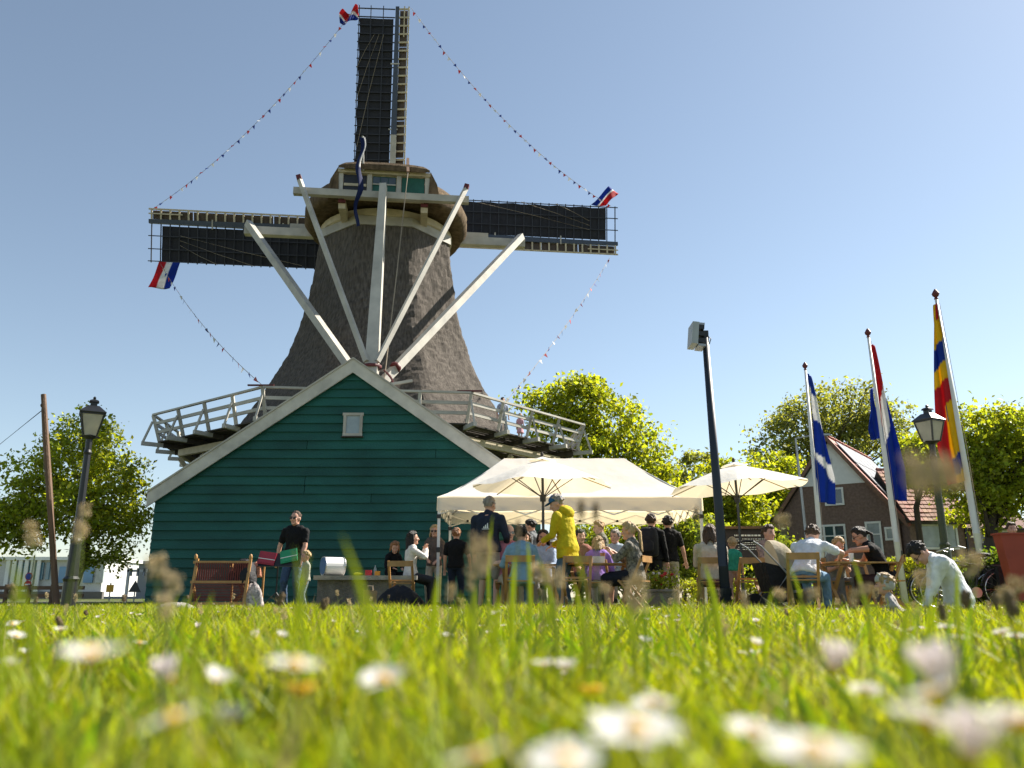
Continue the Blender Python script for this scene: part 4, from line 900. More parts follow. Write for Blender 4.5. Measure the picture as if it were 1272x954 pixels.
# ================================================================== PARTY TENT
TX0, TX1, TY0, TY1, TZ, TR = -1.52, 3.89, 17.0, 20.2, 2.22, 3.27
tent = thing('party_tent', 'white pop up party tent over the tables beside the green shed', 'tent', ((TX0+TX1)/2, (TY0+TY1)/2, 0))
TW, TD = (TX1-TX0)/2, (TY1-TY0)/2; RX = 1.36
def roofside(c0, c1, r0, r1):
    m = MB(); nu, nv = 14, 8; c0, c1, r0, r1 = map(Vector, (c0, c1, r0, r1)); vs = []
    for k in (0, 1):
        for j in range(nv+1):
            t = j/nv
            for i in range(nu+1):
                s_ = i/nu; e = c0.lerp(c1, s_); r_ = r0.lerp(r1, s_); p = e.lerp(r_, t); p.z = e.z+(r_.z-e.z)*(t**1.22)-.025*math.sin(math.pi*s_)*math.sin(math.pi*min(t*1.5, 1))+.006*math.sin(s_*31+t*9)-.004*k; vs.append(p)
    W = nu+1; o = W*(nv+1)
    fs = [(j*W+i, j*W+i+1, (j+1)*W+i+1, (j+1)*W+i) for j in range(nv) for i in range(nu)]
    m.add(vs, fs); m.v = m.v[:o]; return m.build('roof_panel', tent_cloth, tent, smooth=True)
A_, B_, C_, D_ = (-TW, -TD, TZ), (TW, -TD, TZ), (TW, TD, TZ), (-TW, TD, TZ); E_, F_ = (-RX, 0, TR), (RX, 0, TR)
roofside(A_, B_, E_, F_); roofside(C_, D_, F_, E_); roofside(B_, C_, F_, F_); roofside(D_, A_, E_, E_)
for (p, q) in ((A_, B_), (B_, C_), (C_, D_), (D_, A_)):
    p, q = Vector(p), Vector(q); m = MB(); vs = []; n = 24
    out = (q-p).cross(Vector((0, 0, 1))).normalized()
    for i in range(n+1):
        c = p.lerp(q, i/n); wv = .012*math.sin(i*1.3)+.006*math.sin(i*2.9)
        vs += [c+out*.012, c+out*(.02+wv)+Vector((0, 0, -.29+.012*math.sin(i*.9)))]
    m.add(vs, [(2*i, 2*i+1, 2*i+3, 2*i+2) for i in range(n)]); m.build('valance', tent_cloth, tent, smooth=True)
for (x, y) in ((-TW+.03, -TD+.03), (TW-.03, -TD+.03), (TW-.03, TD-.03), (-TW+.03, TD-.03)):
    lg = MB().box((x, y, TZ/2), (.055, .055, TZ-.02)).build('leg', white_metal, tent); MB().box((x, y, .02), (.16, .16, .02)).build('foot_plate', grey_metal, lg); MB().box((x, y, 1.15), (.075, .075, .1)).build('slider', black_metal, lg); MB().box((x, y, 1.82), (.09, .09, .08)).build('slider', black_metal, lg)
for (p, q, n) in ((A_, B_, 6), (D_, C_, 6), (A_, D_, 4), (B_, C_, 4)):
    p, q = Vector(p), Vector(q); p.z = q.z = 0
    ins = (Vector((0, 0, 0))-(p+q)/2).normalized()*.05
    for i in range(n):
        a, b2 = p.lerp(q, i/n)+ins, p.lerp(q, (i+1)/n)+ins
        for z0, z1 in ((1.86, 2.14), (2.14, 1.86)): MB().beam(a+Vector((0, 0, z0)), b2+Vector((0, .03 if z0 < 2 else 0, z1)), .022, .026).build('truss_bar', white_metal, tent)
        MB().box((a+b2)/2+Vector((0, 0, 2.0)), (.05, .06, .05)).build('truss_joint', black_metal, tent)
for sx in (-1, 1):
    for sy in (-1, 1): MB().beam((sx*TW*.97, sy*TD*.97, TZ-.06), (sx*RX, 0, TR-.07), .03, .03).build('rafter', grey_metal, tent)
MB().beam((-RX, 0, TR-.05), (RX, 0, TR-.05), .03, .03).build('ridge_bar', grey_metal, tent)

# ================================================================== PARASOLS
def parasol(label, px, Y, zr, za, rad, tilt, n=6, rot=.2):
    r = thing('parasol', label, 'parasol', (gx(px, Y, za), Y, 0), group='cream parasols')
    Mt = Matrix.Rotation(R(tilt), 3, 'Y'); C0 = Vector((0, 0, zr))
    m = MB(); vs = [C0+Mt @ Vector((0, 0, za-zr))]; nr = 5
    seg = n*6
    for j in range(1, nr+1):
        t = j/nr
        for k in range(seg):
            a = 2*math.pi*k/seg+rot; ph = (k % 6)/6*2*math.pi; sag = (1-math.cos(ph))/2
            rr_ = rad*t*(1-.075*sag*t); z = (za-zr)*(1-t**1.12)-.05*sag*t*t
            vs.append(C0+Mt @ Vector((rr_*math.cos(a), rr_*math.sin(a), z)))
    fs = [(0, 1+k, 1+(k+1) % seg) for k in range(seg)]+[(1+j*seg+k, 1+(j+1)*seg+k, 1+(j+1)*seg+(k+1) % seg, 1+j*seg+(k+1) % seg) for j in range(nr-1) for k in range(seg)]
    m.add(vs, fs); m.build('canopy', parasol_cloth, r, smooth=False)
    m = MB(); vs = [C0+Mt @ Vector((0, 0, za-zr+.05))]+[C0+Mt @ Vector((.26*math.cos(2*math.pi*k/n+rot), .26*math.sin(2*math.pi*k/n+rot), za-zr-.03)) for k in range(n)]
    m.add(vs, [(0, 1+k, 1+(k+1) % n) for k in range(n)]); m.build('vent_cap', parasol_cloth, r)
    for k in range(n):
        a = 2*math.pi*k/n+rot; e = C0+Mt @ Vector((rad*math.cos(a), rad*math.sin(a), -.02)); tp_ = C0+Mt @ Vector((0, 0, za-zr-.04)); md = tp_.lerp(e, .5)
        MB().beam(tp_-Vector((0, 0, .02)), e-Vector((0, 0, .015)), .014, .016).build('rib', cream_wood, r)
        MB().beam(C0+Mt @ Vector((0, 0, -.22)), md-Vector((0, 0, .03)), .012, .014).build('strut', dark_wood, r)
    MB().tube([(0, 0, .05), (0, 0, zr-.2), C0+Mt @ Vector((0, 0, za-zr))], .024, 10).build('pole', pm('parasol_pole', (.045, .05, .055), .4, .1), r)
    MB().lathe([(.05, -.06), (.055, 0), (.05, .06)], 10, (0, 0, zr-.22)).build('runner', black_metal, r)
    MB().lathe([(.28, 0), (.28, .05), (.06, .08), (.04, .35)], 16).build('base', stone, r)
    MB().ell(C0+Mt @ Vector((0, 0, za-zr+.08)), (.03, .03, .05)).build('finial', dark_wood, r)
    return r
parasol('open cream parasol standing in front of the party tent', 674, 14.6, 2.13, 2.6, 1.25, -1)
parasol('open cream parasol beside the dark floodlight pole', 913, 15.2, 2.18, 2.6, 1.28, -3, rot=.45)

# ================================================================== FURNITURE
def make_chair(label, group='wooden folding chairs'):
    r = thing('folding_chair', label, 'chair', group=group)
    w_ = .2
    for sx in (-1, 1):
        MB().beam((sx*w_, .19, 0), (sx*w_, -.20, .82), .028, .04, (1, 0, 0)).build('leg', chair_wood, r)       # long leg carries the backrest
        MB().beam((sx*(w_-.035), -.22, 0), (sx*(w_-.035), .2, .47), .028, .04, (1, 0, 0)).build('leg', chair_wood, r)
    for z, hh in ((.775, .095), ): MB().box((0, -.195, z), (.44, .022, hh)).build('back_slat', chair_wood, r)
    for i in range(5): MB().box((0, -.14+i*.08, .455), (.36, .062, .018)).build('seat_slat', chair_wood, r)
    for y, z in ((.14, .1), (-.17, .06), (-.05, .5)): MB().beam((-w_, y, z), (w_, y, z), .022, .03).build('stretcher', chair_wood, r)
    return r
CH = [None]
def chair(px, Y, heading, label):
    o = make_chair(label) if CH[0] is None else copy_tree(CH[0])
    CH[0] = CH[0] or o; o['label'] = label
    o.location = (gx(px, Y, .4), Y, 0); o.rotation_euler = (0, 0, R(heading)); return o
def make_table(label, w_=1.1, d=.6):
    r = thing('folding_table', label, 'table', group='slatted wooden folding tables')
    for i in range(7): MB().box((0, -d/2+d*(i+.5)/7, .715), (w_, d/7-.012, .022)).build('top_slat', chair_wood, r)
    for sx in (-1, 1):
        MB().box((sx*(w_/2-.1), 0, .688), (.04, d*.94, .03)).build('batten', chair_wood, r)
        MB().beam((sx*(w_/2-.12), -d/2+.03, 0), (sx*(w_/2-.12), d/2-.05, .67), .03, .05, (1, 0, 0)).build('leg', chair_wood, r); MB().beam((sx*(w_/2-.16), d/2-.03, 0), (sx*(w_/2-.16), -d/2+.05, .67), .03, .05, (1, 0, 0)).build('leg', chair_wood, r)
    for y, z in ((-d/2+.08, .1), (d/2-.08, .1)): MB().beam((-w_/2+.12, y, z), (w_/2-.12, y, z), .025, .03).build('stretcher', chair_wood, r)
    return r
chair(499, 14.6, -4, 'empty wooden folding chair beside the dumped black coat')
chair(645, 12.7, 4, 'wooden folding chair under the person in the light blue shirt')
chair(716, 12.5, 168, 'wooden folding chair with its seat towards us beside the yellow jacket')
chair(789, 12.75, 62, 'wooden folding chair under the blonde woman in the patterned top')
chair(884, 13.3, -3, 'wooden folding chair under the woman in the purple skirt')
chair(932, 13.4, 6, 'empty wooden folding chair between the toddler and the pushchair')
chair(998, 11.9, -12, 'wooden folding chair under the parent leaning in a white t-shirt')
chair(1066, 13.5, 180, 'wooden folding chair behind the slatted table')
chair(1108, 12.5, 70, 'wooden folding chair under the woman in black')
chair(300, 14.7, -80, 'wooden folding chair with a black jacket hung over it')
chair(1040, 13.1, 176, 'wooden folding chair under the fair boy at the table')
chair(631, 14.0, 172, 'wooden folding chair under the bald man with glasses'); chair(675, 14.2, 180, 'wooden folding chair under the woman in denim blue'); chair(742, 14.2, -20, 'wooden folding chair under the person in purple')
t = make_table('slatted wooden table between the leaning parent and the woman in black'); t.location = (gx(1066, 12.6), 12.6, 0); t.rotation_euler = (0, 0, R(6))
t2 = copy_tree(t); t2['label'] = 'slatted wooden table in front of the blonde woman in the patterned top'; t2.location = (gx(748, 13.1), 13.1, 0); t2.rotation_euler = (0, 0, R(14))
t2 = copy_tree(t); t2['label'] = 'slatted wooden table between the bald man and the denim blue woman'; t2.location = (gx(658, 13.5), 13.5, 0); t2.rotation_euler = (0, 0, R(-6))
# things on the tables
def cup(px, Y, z, label, col, h=.1):
    o = MB().lathe([(.03, 0), (.04, h), (.036, h), (.027, .01)], 12).build('cup', pm('cup_%d' % px, col, .4, .05), None, (gx(px, Y, z), Y, z)); tag(o, label, 'cup')
cup(1058, 12.55, .727, 'white paper cup on the slatted table by the leaning parent', (.8, .8, .8), .13); cup(749, 13.05, .727, 'brown cup on the table by the blonde woman', (.25, .12, .06), .16)
bx = MB().box((0, 0, .05), (.22, .16, .1)).build('box', pm('carton', (.7, .68, .66), .6), None, (gx(742, 12.95), 12.95, .727)); tag(bx, 'small white carton on the table beside the brown cup', 'box')
# striped seat at the left
st = thing('garden_bench', 'wooden framed garden bench with dark red woven straps on the lawn', 'bench', (gx(276, 14.4), 14.4, 0), R(4))
for x in (-.47, .42):
    MB().beam((x, -.1, 0), (x+.03, .06, .86), .045, .045).build('leg', chair_wood, st); MB().beam((x+.02, .35, 0), (x+.02, -.02, .42), .04, .04).build('leg', chair_wood, st)
for (z, y) in ((.80, .05), (.47, -.01), (.12, -.07)): MB().beam((-.5, y, z), (.46, y, z), .035, .045).build('rail', chair_wood, st)
strap = pm('strap_red', (.16, .035, .03), .8, .2, 8, trans=.15); m = MB()
for i in range(24): m.box((-.44+i*.037, .02, .635), (.022, .012, .31))
for i in range(12): m.box((-.02, -.05, .44-i*.025), (.86, .012, .016))
tag(m.build('woven_straps', strap, st), kind='stuff')
for x in (-.47, .45): MB().ell((x, .06, .89), (.03, .03, .05)).build('post_knob', chair_wood, st)
ms = thing('music_stand', 'black tripod music stand holding a red and a green music folder', 'music stand', (gx(345, 14.9), 14.9, 0), R(0))
for a in (90, 210, 330): MB().beam((math.cos(R(a))*.3, math.sin(R(a))*.3, .01), (0, 0, .3), .02, .02).build('leg', black_metal, ms)
MB().tube([(0, 0, .1), (0, 0, .88)], .014, 8).build('post', black_metal, ms); MB().box((.03, -.02, .86), (.74, .012, .24), M=Matrix.Rotation(R(-18), 3, 'X')).build('tray', black_metal, ms); MB().box((.03, -.06, .745), (.74, .07, .012)).build('ledge', black_metal, ms)
def folder(name, label, x, col, rz, dz=0):
    M = Matrix.Rotation(rz, 3, 'Y') @ Matrix.Rotation(R(-18), 3, 'X'); m = MB(); m.box((0, 0, 0), (.30, .015, .23), M=M); m.box(M @ Vector((.012, -.013, .006)), (.27, .008, .20), M=M)
    o = m.build(name, col, None, (gx(345, 14.9)+x, 14.86, .885+dz)); tag(o, label, 'folder'); MB().box(M @ Vector((0, -.02, -.02)), (.29, .006, .012), M=M).build('strap', white_paint, o)
folder('music_folder', 'dark red music folder on the tripod stand', -.19, pm('folder_red', (.34, .03, .05), .5, .1), R(8)); folder('music_folder', 'bright green music folder on the tripod stand', .19, pm('folder_green', (.02, .26, .12), .5, .15), R(-12), .04)
# concrete bench block with toys
cb = thing('concrete_table', 'long rough concrete table against the green shed', 'table', (gx(458, 16.4), 16.4, 0))
MB().box((0, 0, .58), (1.95, .75, .08)).build('top', stone, cb); MB().box((-.03, .06, .27), (1.8, .55, .54)).build('plinth', pm('concrete_dark', (.17, .16, .145), .9, .35, 7, .5, 45), cb)
dr = thing('drum', 'white drum with blue skin lying on the concrete table', 'drum', (gx(410, 16.3), 16.3, .622))
Mx = Matrix.Rotation(R(32), 3, 'Z') @ Matrix.Rotation(R(90), 3, 'Y'); MB().lathe([(.17, -.2), (.17, .2)], 24, (.05, 0, .178), Mx).build('shell', white_paint, dr); MB().lathe([(.16, -.004), (.165, .004)], 24, Vector((.05, 0, .178))+Mx @ Vector((0, 0, -.205)), Mx).build('skin', pm('drum_blue', (.05, .13, .28), .5), dr)
for s_ in (-.19, .19): MB().lathe([(.176, -.012), (.182, 0), (.176, .012)], 24, Vector((.05, 0, .178))+Mx @ Vector((0, 0, s_)), Mx).build('rim', steel, dr)
for px, nm, lb, col, sz in ((458, 'toy_block', 'red toy block on the concrete table', (.5, .02, .03), .1), (469, 'toy_block', 'orange toy block on the concrete table', (.75, .3, .02), .08)):
    tag(MB().box((0, 0, sz/2), (sz*1.2, sz, sz)).build(nm, pm('toy%d' % px, col, .4), None, (gx(px, 16.2), 16.2, .623)), lb, 'toy')
tag(MB().ell((0, 0, .03), (.09, .06, .03)).build('cushion', pm('cushion_yellow', (.55, .5, .05), .8), None, (gx(445, 16.2), 16.2, .622)), 'small lime yellow pad on the concrete table', 'pad')
bt = MB().lathe([(.03, 0), (.032, .01), (.032, .12), (.012, .17), (.012, .2)], 10).build('bottle', pm('bottle_glass', (.25, .32, .3), .1, .1, spec=.8), None, (gx(466, 16.35), 16.35, .622)); tag(bt, 'small clear bottle behind the toy blocks', 'bottle')
pb = thing('paper_bag', 'brown paper bag standing in the grass beside the black coat', 'bag', (gx(461, 14.7), 14.7, 0), .3); MB().prism([(-.1, -.06, 0), (.1, -.06, 0), (.11, -.06, .33), (-.11, -.06, .34)], (0, .13, 0)).build('body', pm('kraft', (.38, .24, .13), .8, .15, 8, .3, 20), pb)
for y in (-.05, .06): MB().tube([(-.05, y, .33), (-.04, y, .41), (.04, y, .41), (.05, y, .33)], .006, 5).build('handle', rope_mat, pb)
# information board
ib = thing('information_board', 'dark wooden information board with white lettering behind the toddler', 'board', (gx(931, 16.6), 16.6, 0)); bzz = [at(930, y, 16.6).z for y in (657, 700)]
for x in (-.4, .4): MB().box((x, .03, bzz[0]/2), (.08, .08, bzz[0])).build('post', dark_wood, ib)
MB().box((0, -.02, (bzz[0]+bzz[1])/2), (.95, .04, bzz[0]-bzz[1])).build('panel', pm('panel_brown', (.035, .025, .025), .6), ib); MB().box((0, -.02, bzz[0]+.02), (1.05, .2, .05)).build('roof', brown_wood, ib)
for i, (w_, z) in enumerate(((.52, .13), (.74, .2), (.74, .235), (.66, .27), (.7, .305), (.4, .36), (.6, .4))):
    m = MB(); x = -w_/2
    while x < w_/2: l = random.uniform(.02, .07); m.box((x+l/2, -.043, bzz[0]-z), (l, .004, .03 if i == 0 else .012)); x += l+.015
    tag(m.build('text_line', white_paint, ib), kind='stuff')
# flower tub
ft = thing('flower_tub', 'stone tub of red and white flowers below the black backpack', 'planter', (gx(818, 15.2), 15.2, 0)); MB().lathe([(.2, 0), (.3, .3), (.33, .32), (.33, .36), (.28, .36), (.27, .3)], 16).build('tub', stone, ft, smooth=False)
pts = RNG.normal(size=(900, 3))*[.2, .2, .1]+[0, 0, .5]; v, f, c = leaves(pts, .06); mk('foliage', mesh_np('foliage', v, f, c, L_green), ft)
m = MB(); m2 = MB()
for i in range(26):
    q = Vector((random.gauss(0, .2), random.gauss(0, .14)-.05, .6+random.gauss(0, .06))); (m if i % 5 < 3 else m2).ell(q, (.035, .035, .025), None, 7, 4)
tag(m.build('red_blooms', bcols[0], ft), kind='stuff'); tag(m2.build('white_blooms', petal, ft), kind='stuff')
# red box
rb = thing('planter_box', 'tall tapered red brown box at the end of the dark bush', 'box', (gx(1276, 13.6), 13.6, 0)); zz = at(1260, 664, 13.6).z
rbm = pm('box_red', (.30, .045, .022), .55, .15, 3)
MB().prism([(-.22, 0, .16), (.5, 0, .16), (.5, 0, zz), (-.36, 0, zz)], (0, .22, 0)).build('body', rbm, rb); MB().box((.07, .11, zz+.015), (.9, .27, .03)).build('rim', rbm, rb)
for x in (-.1, .4): MB().box((x, .11, .08), (.06, .2, .16)).build('foot', black_metal, rb)
# bicycles
def bike(label, px, Y, rz):
    r = thing('bicycle', label, 'bicycle', (gx(px, Y), Y, 0), R(rz), group='bicycles parked by the hedge'); Mx = Matrix.Rotation(R(90), 3, 'X')
    for x in (-.52, .53):
        wh = MB().tube([(x+.33*math.cos(a), 0, .345+.33*math.sin(a)) for a in np.linspace(0, 2*math.pi, 29)], .018, 6, False).build('wheel', rubber, r)
        MB().tube([(x+.305*math.cos(a), 0, .345+.305*math.sin(a)) for a in np.linspace(0, 2*math.pi, 29)], .008, 5, False).build('rim', steel, wh); m = MB()
        for k in range(14): a = k*.4488; m.tube([(x, .02*(-1)**k, .345), (x+.3*math.cos(a), 0, .345+.3*math.sin(a))], .002, 3)
        m.tube([(x, -.05, .345), (x, .05, .345)], .02, 8); m.build('spokes', steel, wh)
        MB().tube([(x+.37*math.cos(a), 0, .345+.37*math.sin(a)) for a in np.linspace(R(10), R(170), 14)], .014, 5).build('mudguard', black_metal, r)
    for p, q, rr_ in (((-.52, .04, .345), (-.05, .02, .3), .012), ((-.05, 0, .3), (-.2, 0, .88), .018), ((-.05, 0, .3), (.38, 0, .72), .02), ((-.17, 0, .75), (.36, 0, .86), .018), ((-.52, .04, .345), (-.19, 0, .78), .01), ((.34, 0, .98), (.53, 0, .345), .016)): MB().tube([p, q], rr_, 8).build('frame_tube', black_metal, r)
    MB().ell((-.24, 0, .93), (.14, .09, .04)).build('saddle', leather_black, r); MB().tube([(.12, -.28, 1.03), (.22, -.26, 1.06), (.33, 0, 1.03), (.22, .26, 1.06), (.12, .28, 1.03)], .013, 7).build('handlebar', steel, r)
    MB().lathe([(.09, -.006), (.09, .006)], 16, (-.05, .05, .3), Mx).build('chainring', steel, r)
    for s_ in (-1, 1): MB().box((-.05+.16*s_, .1*s_, .3-.04*s_), (.1, .07, .02)).build('pedal', rubber, r)
    MB().box((-.55, 0, .76), (.36, .13, .02)).build('carrier', black_metal, r); MB().box((-.56, -.14, .55), (.36, .13, .34)).build('pannier', leather_black, r); MB().box((-.56, .14, .55), (.36, .13, .34)).build('pannier', leather_black, r)
    MB().ell((.46, 0, .82), (.05, .045, .045)).build('headlamp', steel, r)
bike('black bicycle with panniers leaning in front of the dark bush', 1204, 14.6, 172); bike('black bicycle standing just beside the lantern lamp post', 1192, 15.3, 160)
# pushchair
pc = thing('pushchair', 'black pushchair with a raised beige hood beside the leaning parent', 'pushchair', (gx(968, 12.7), 12.7, 0), R(-82))
for x, y, rr_ in ((-.25, -.32, .14), (.25, -.32, .14), (-.2, .38, .11), (.2, .38, .11)):
    wh = MB().lathe([(rr_*.75, -.02), (rr_, -.02), (rr_, .02), (rr_*.75, .02)], 18, (x, y, rr_), Matrix.Rotation(R(90), 3, 'Y')).build('wheel', rubber, pc); MB().lathe([(rr_*.74, -.012), (rr_*.74, .012)], 12, (x, y, rr_), Matrix.Rotation(R(90), 3, 'Y')).build('hub', grey_metal, wh)
for sx in (-.25, .25):
    MB().tube([(sx, .38, .13), (sx, 0, .55), (sx, -.38, .95), (sx, -.5, 1.02)], .013, 8).build('frame', grey_metal, pc); MB().tube([(sx, -.32, .15), (sx, .05, .6)], .013, 8).build('frame', grey_metal, pc)
MB().tube([(-.25, -.5, 1.02), (-.15, -.55, 1.03), (.15, -.55, 1.03), (.25, -.5, 1.02)], .016, 8).build('handle', leather_black, pc)
m = MB(); m.rings([[Vector((x*.21, y, z)) for x, y, z in ((-1, -.22, .30), (1, -.22, .30), (1, .32, .34), (-1, .32, .34))], [Vector((x*.23, y, z)) for x, y, z in ((-1, -.34, .72), (1, -.34, .72), (1, .42, .55), (-1, .42, .55))]]); m.build('seat_unit', leather_black, pc); MB().box((0, .02, .22), (.38, .5, .13)).build('basket', leather_black, pc)
hood = pm('hood_cloth', (.36, .31, .22), .85, .1, 6, .2, 20, trans=.15); m = MB(); rg = []
for i in range(7):
    a = R(100-i*20); rg.append([Vector((.24*math.cos(b_), -.1+math.cos(a)*.36*math.sin(b_), .66+math.sin(a)*.40*math.sin(b_))) for b_ in np.linspace(.02, math.pi-.02, 11)])
rings_ = rg; n = 11; m.add([p for r_ in rg for p in r_], [(i*n+k, i*n+k+1, (i+1)*n+k+1, (i+1)*n+k) for i in range(6) for k in range(n-1)]); m.build('hood', hood, pc, smooth=True)
# dumped coats and bags
def lump(name, label, cat, px, Y, size, mat, seed=1, z=0, shape=None):
    m = MB(); rg = []; rnd = random.Random(seed); ph = [rnd.uniform(0, 6) for _ in range(6)]
    for i in range(9):
        t = i/8; rr_ = math.sqrt(max(1-(t*.985)**2.2, .01)) if shape is None else shape(t); ring = []
        for k in range(28):
            a = 2*math.pi*k/28; w_ = 1+.13*math.sin(3*a+ph[0]+t*2)+.08*math.sin(7*a+ph[1]-t*3)+.05*math.sin(11*a+ph[2])
            w_ += .07*abs(math.sin(5*a+ph[4]+t*4))+.05*abs(math.sin(9*a+ph[5]-t*6))
            ring.append(Vector((size[0]*rr_*w_*math.cos(a), size[1]*rr_*w_*math.sin(a), size[2]*(t+.05*math.sin(4*a+ph[3])*t))))
        rg.append(ring)
    m.rings(rg); o = m.build(name, mat, None, (gx(px, Y), Y, z), smooth=True); return tag(o, label, cat)
lump('coat', 'black coat and bag dumped in a heap on the grass by the empty chair', 'coat', 497, 14.2, (.34, .24, .40), leather_black, 3)
lump('jacket', 'black jacket thrown over the folding chair by the striped bench', 'jacket', 303, 14.62, (.23, .2, .42), leather_black, 5, .43)
floral = pm('floral', (.35, .31, .30), .85, .75, 22, .3, 20); lump('shawl', 'grey and white patterned shawl hanging from the folding chair', 'shawl', 316, 14.5, (.17, .12, .42), floral, 8, .04)
wr = thing('wooden_rail', 'thin wooden rail on two posts beside the music stand', 'rail', (gx(309, 14.95), 14.95, 0))
for x in (-.27, .27): MB().beam((x, 0, 0), (x, 0, .80), .03, .03).build('post', chair_wood, wr); MB().beam((x, -.15, .015), (x, .15, .015), .04, .03).build('foot', chair_wood, wr)
MB().beam((-.3, 0, .81), (.3, 0, .81), .03, .03).build('bar', white_wood, wr)
lump('bag', 'peach coloured cloth bag hanging from the wooden rail', 'bag', 319, 14.93, (.09, .06, .26), pm('peach', (.6, .25, .16), .7, .2, 9, .3, 15), 9, .56)
lump('stone', 'low grey stone lying in the grass in front of the striped bench', 'stone', 225, 13.4, (.3, .2, .14), stone, 12)
# ================================================================== PEOPLE
PEND = []
def ik(a, t, l1, l2, pole):
    a, t, pole = Vector(a), Vector(t), Vector(pole); d = t-a; L = min(max(d.length, abs(l1-l2)+.01), l1+l2-.004); d.normalize(); t = a+d*L
    x = (l1*l1-l2*l2+L*L)/(2*L); h = math.sqrt(max(l1*l1-x*x, 0)); p = pole-d*pole.dot(d); p = p.normalized() if p.length > 1e-6 else Vector((0, 0, 1))
    return a+d*x+p*h, t
def ring(c, rx, ry, X, Y, n=16, pw=1.0):
    out = []
    for k in range(n):
        a = 2*math.pi*k/n; cs, sn = math.cos(a), math.sin(a); out.append(c+X*rx*math.copysign(abs(cs)**pw, cs)+Y*ry*math.copysign(abs(sn)**pw, sn))
    return out
def remesh(o, vox, smooth=3):
    md = o.modifiers.new('r', 'REMESH'); md.mode = 'VOXEL'; md.voxel_size = vox; md.use_smooth_shade = True
    ms = o.modifiers.new('s', 'SMOOTH'); ms.factor = .5; ms.iterations = smooth; PEND.append(o)
def wrinkle(o, amp, sc):
    tx = bpy.data.textures.new('fold', 'CLOUDS'); tx.noise_scale = sc; tx.noise_depth = 1
    d = o.modifiers.new('d', 'DISPLACE'); d.texture = tx; d.strength = amp; d.mid_level = .5; d.texture_coords = 'LOCAL'
def person(label, px, Y, heading, H=1.74, z=0, pose='stand', lean=0, side=0, bend=0, head=(0, 0), hl=None, hr=None, fl=None, fr=None, top=(.3, .3, .3), sleeve='short', legs=(.05, .08, .15), leg='trousers', skin=None, hair=None, hairm_=None, wide=1.0, belly=0, shoes=(.03, .03, .03), topmat=None, hat=None, glasses=None, elbow=None, fine=1.0, X=None, cat='person', pz=None, hem=0, kneel=False, hsx=1.0):
    s = H/1.75; skin = skin or skin_a; hairm_ = hairm_ or H_brown
    root = thing('person', label, cat, (gx(px, Y, z+.7) if X is None else X, Y, z), R(heading))
    V = Vector; Xr, Fw, Up = V((1, 0, 0)), V((0, 1, 0)), V((0, 0, 1))
    child = max(0, min(1, (1.55-H)/.9)); hs = (1.11+.6*child)*hsx           # children have larger heads
    if pose == 'stand': P = V((0, 0, .935)); fl = fl or (-.11, -.02, .08); fr = fr or (.11, .03, .08); hl = hl or (-.27, .06, .84); hr = hr or (.27, .06, .84)
    elif pose == 'sit': P = V((0, -.02, .535)); fl = fl or (-.13, .40, .08); fr = fr or (.13, .43, .08); hl = hl or (-.14, .36, .66); hr = hr or (.14, .36, .66)
    else: P = V((0, -.1, .30)); fl = fl or (-.14, -.22, .09); fr = fr or (.14, -.22, .09); hl = hl or (-.15, .35, .3); hr = hr or (.15, .35, .3)
    if pz is not None: P.z = pz
    def spine(t):                   # 0 pelvis .. 1 neck base
        th = R(lean+bend*t); return th
    pts = [P]; 
    for i in range(1, 11):
        th = R(lean+bend*(i/10)**1.3); pts.append(pts[-1]+V((math.sin(R(side)), math.sin(th), math.cos(th)*math.cos(R(side)))).normalized()*.0545)
    def sp_(t): k = min(int(t*10), 9); return pts[k].lerp(pts[k+1], t*10-k)
    def axes(t):
        k = min(max(int(t*10), 0), 9); u = (pts[k+1]-pts[k]).normalized(); f = (Fw-u*Fw.dot(u)).normalized(); return f.cross(u).normalized(), f, u
    stations = [(-.16, .10, .09), (-.08, .150, .115), (0, .168, .122), (.15, .155, .112), (.36, .138, .100), (.55, .150, .110), (.74, .168, .115), (.86, .165, .100), (.94, .125, .080), (1.0, .07, .065)]
    def torso(m, inf, t0=-9, t1=9, flare=0):
        rg = []
        for t, rx, ry in stations:
            if t < t0 or t > t1: continue
            x_, f_, u_ = axes(max(t, 0)); c = sp_(t) if t >= 0 else P+u_*(t*.545)
            bl = belly*math.exp(-((t-.25)/.28)**2); rg.append(ring(c+f_*(bl*.5-.008), rx*wide*(1+bl*.8)+inf+flare*max(.3-t, 0), ry*(wide*.5+.5)+bl*.6+inf+flare*max(.3-t, 0), x_, f_, 18))
        m.rings(rg)
    x_, f_, u_ = axes(.85)
    sc_ = sp_(.86); SL, SRr = sc_-x_*(.178*wide), sc_+x_*(.178*wide)
    eL = elbow[0] if elbow else (-.5, -.6, -.5); eR = elbow[1] if elbow else (.5, -.6, -.5)
    EL, WL = ik(SL, hl, .285, .255, eL); ER, WR = ik(SRr, hr, .285, .255, eR)
    x0, f0, u0 = axes(0)
    HLp, HRp = P-x0*.088-u0*.04, P+x0*.088-u0*.04
    kp = (0, 1, .15) if pose != 'kneel' else (0, 1, -.6)
    KL, AL = ik(HLp, fl, .43, .42, V(kp)+V((-.12, 0, 0))); KR, AR = ik(HRp, fr, .43, .42, V(kp)+V((.12, 0, 0)))
    # head frame
    hy, hp = R(head[0]), R(head[1]); th = R(lean+bend)*.55
    Mh = Matrix.Rotation(hy, 3, 'Z') @ Matrix.Rotation(hp-th, 3, 'X')
    nb = sp_(1.0); hc = nb+(axes(1)[2]*.35+Mh @ V((0, .012, 1))*.65).normalized()*(.045+.104*hs)+Mh @ V((0, .02*hs, 0))
    hd = lambda x, y, z_: hc+Mh @ (V((x, y, z_))*hs)
    # ---------------- body, one continuous surface
    b = MB(); torso(b, 0)
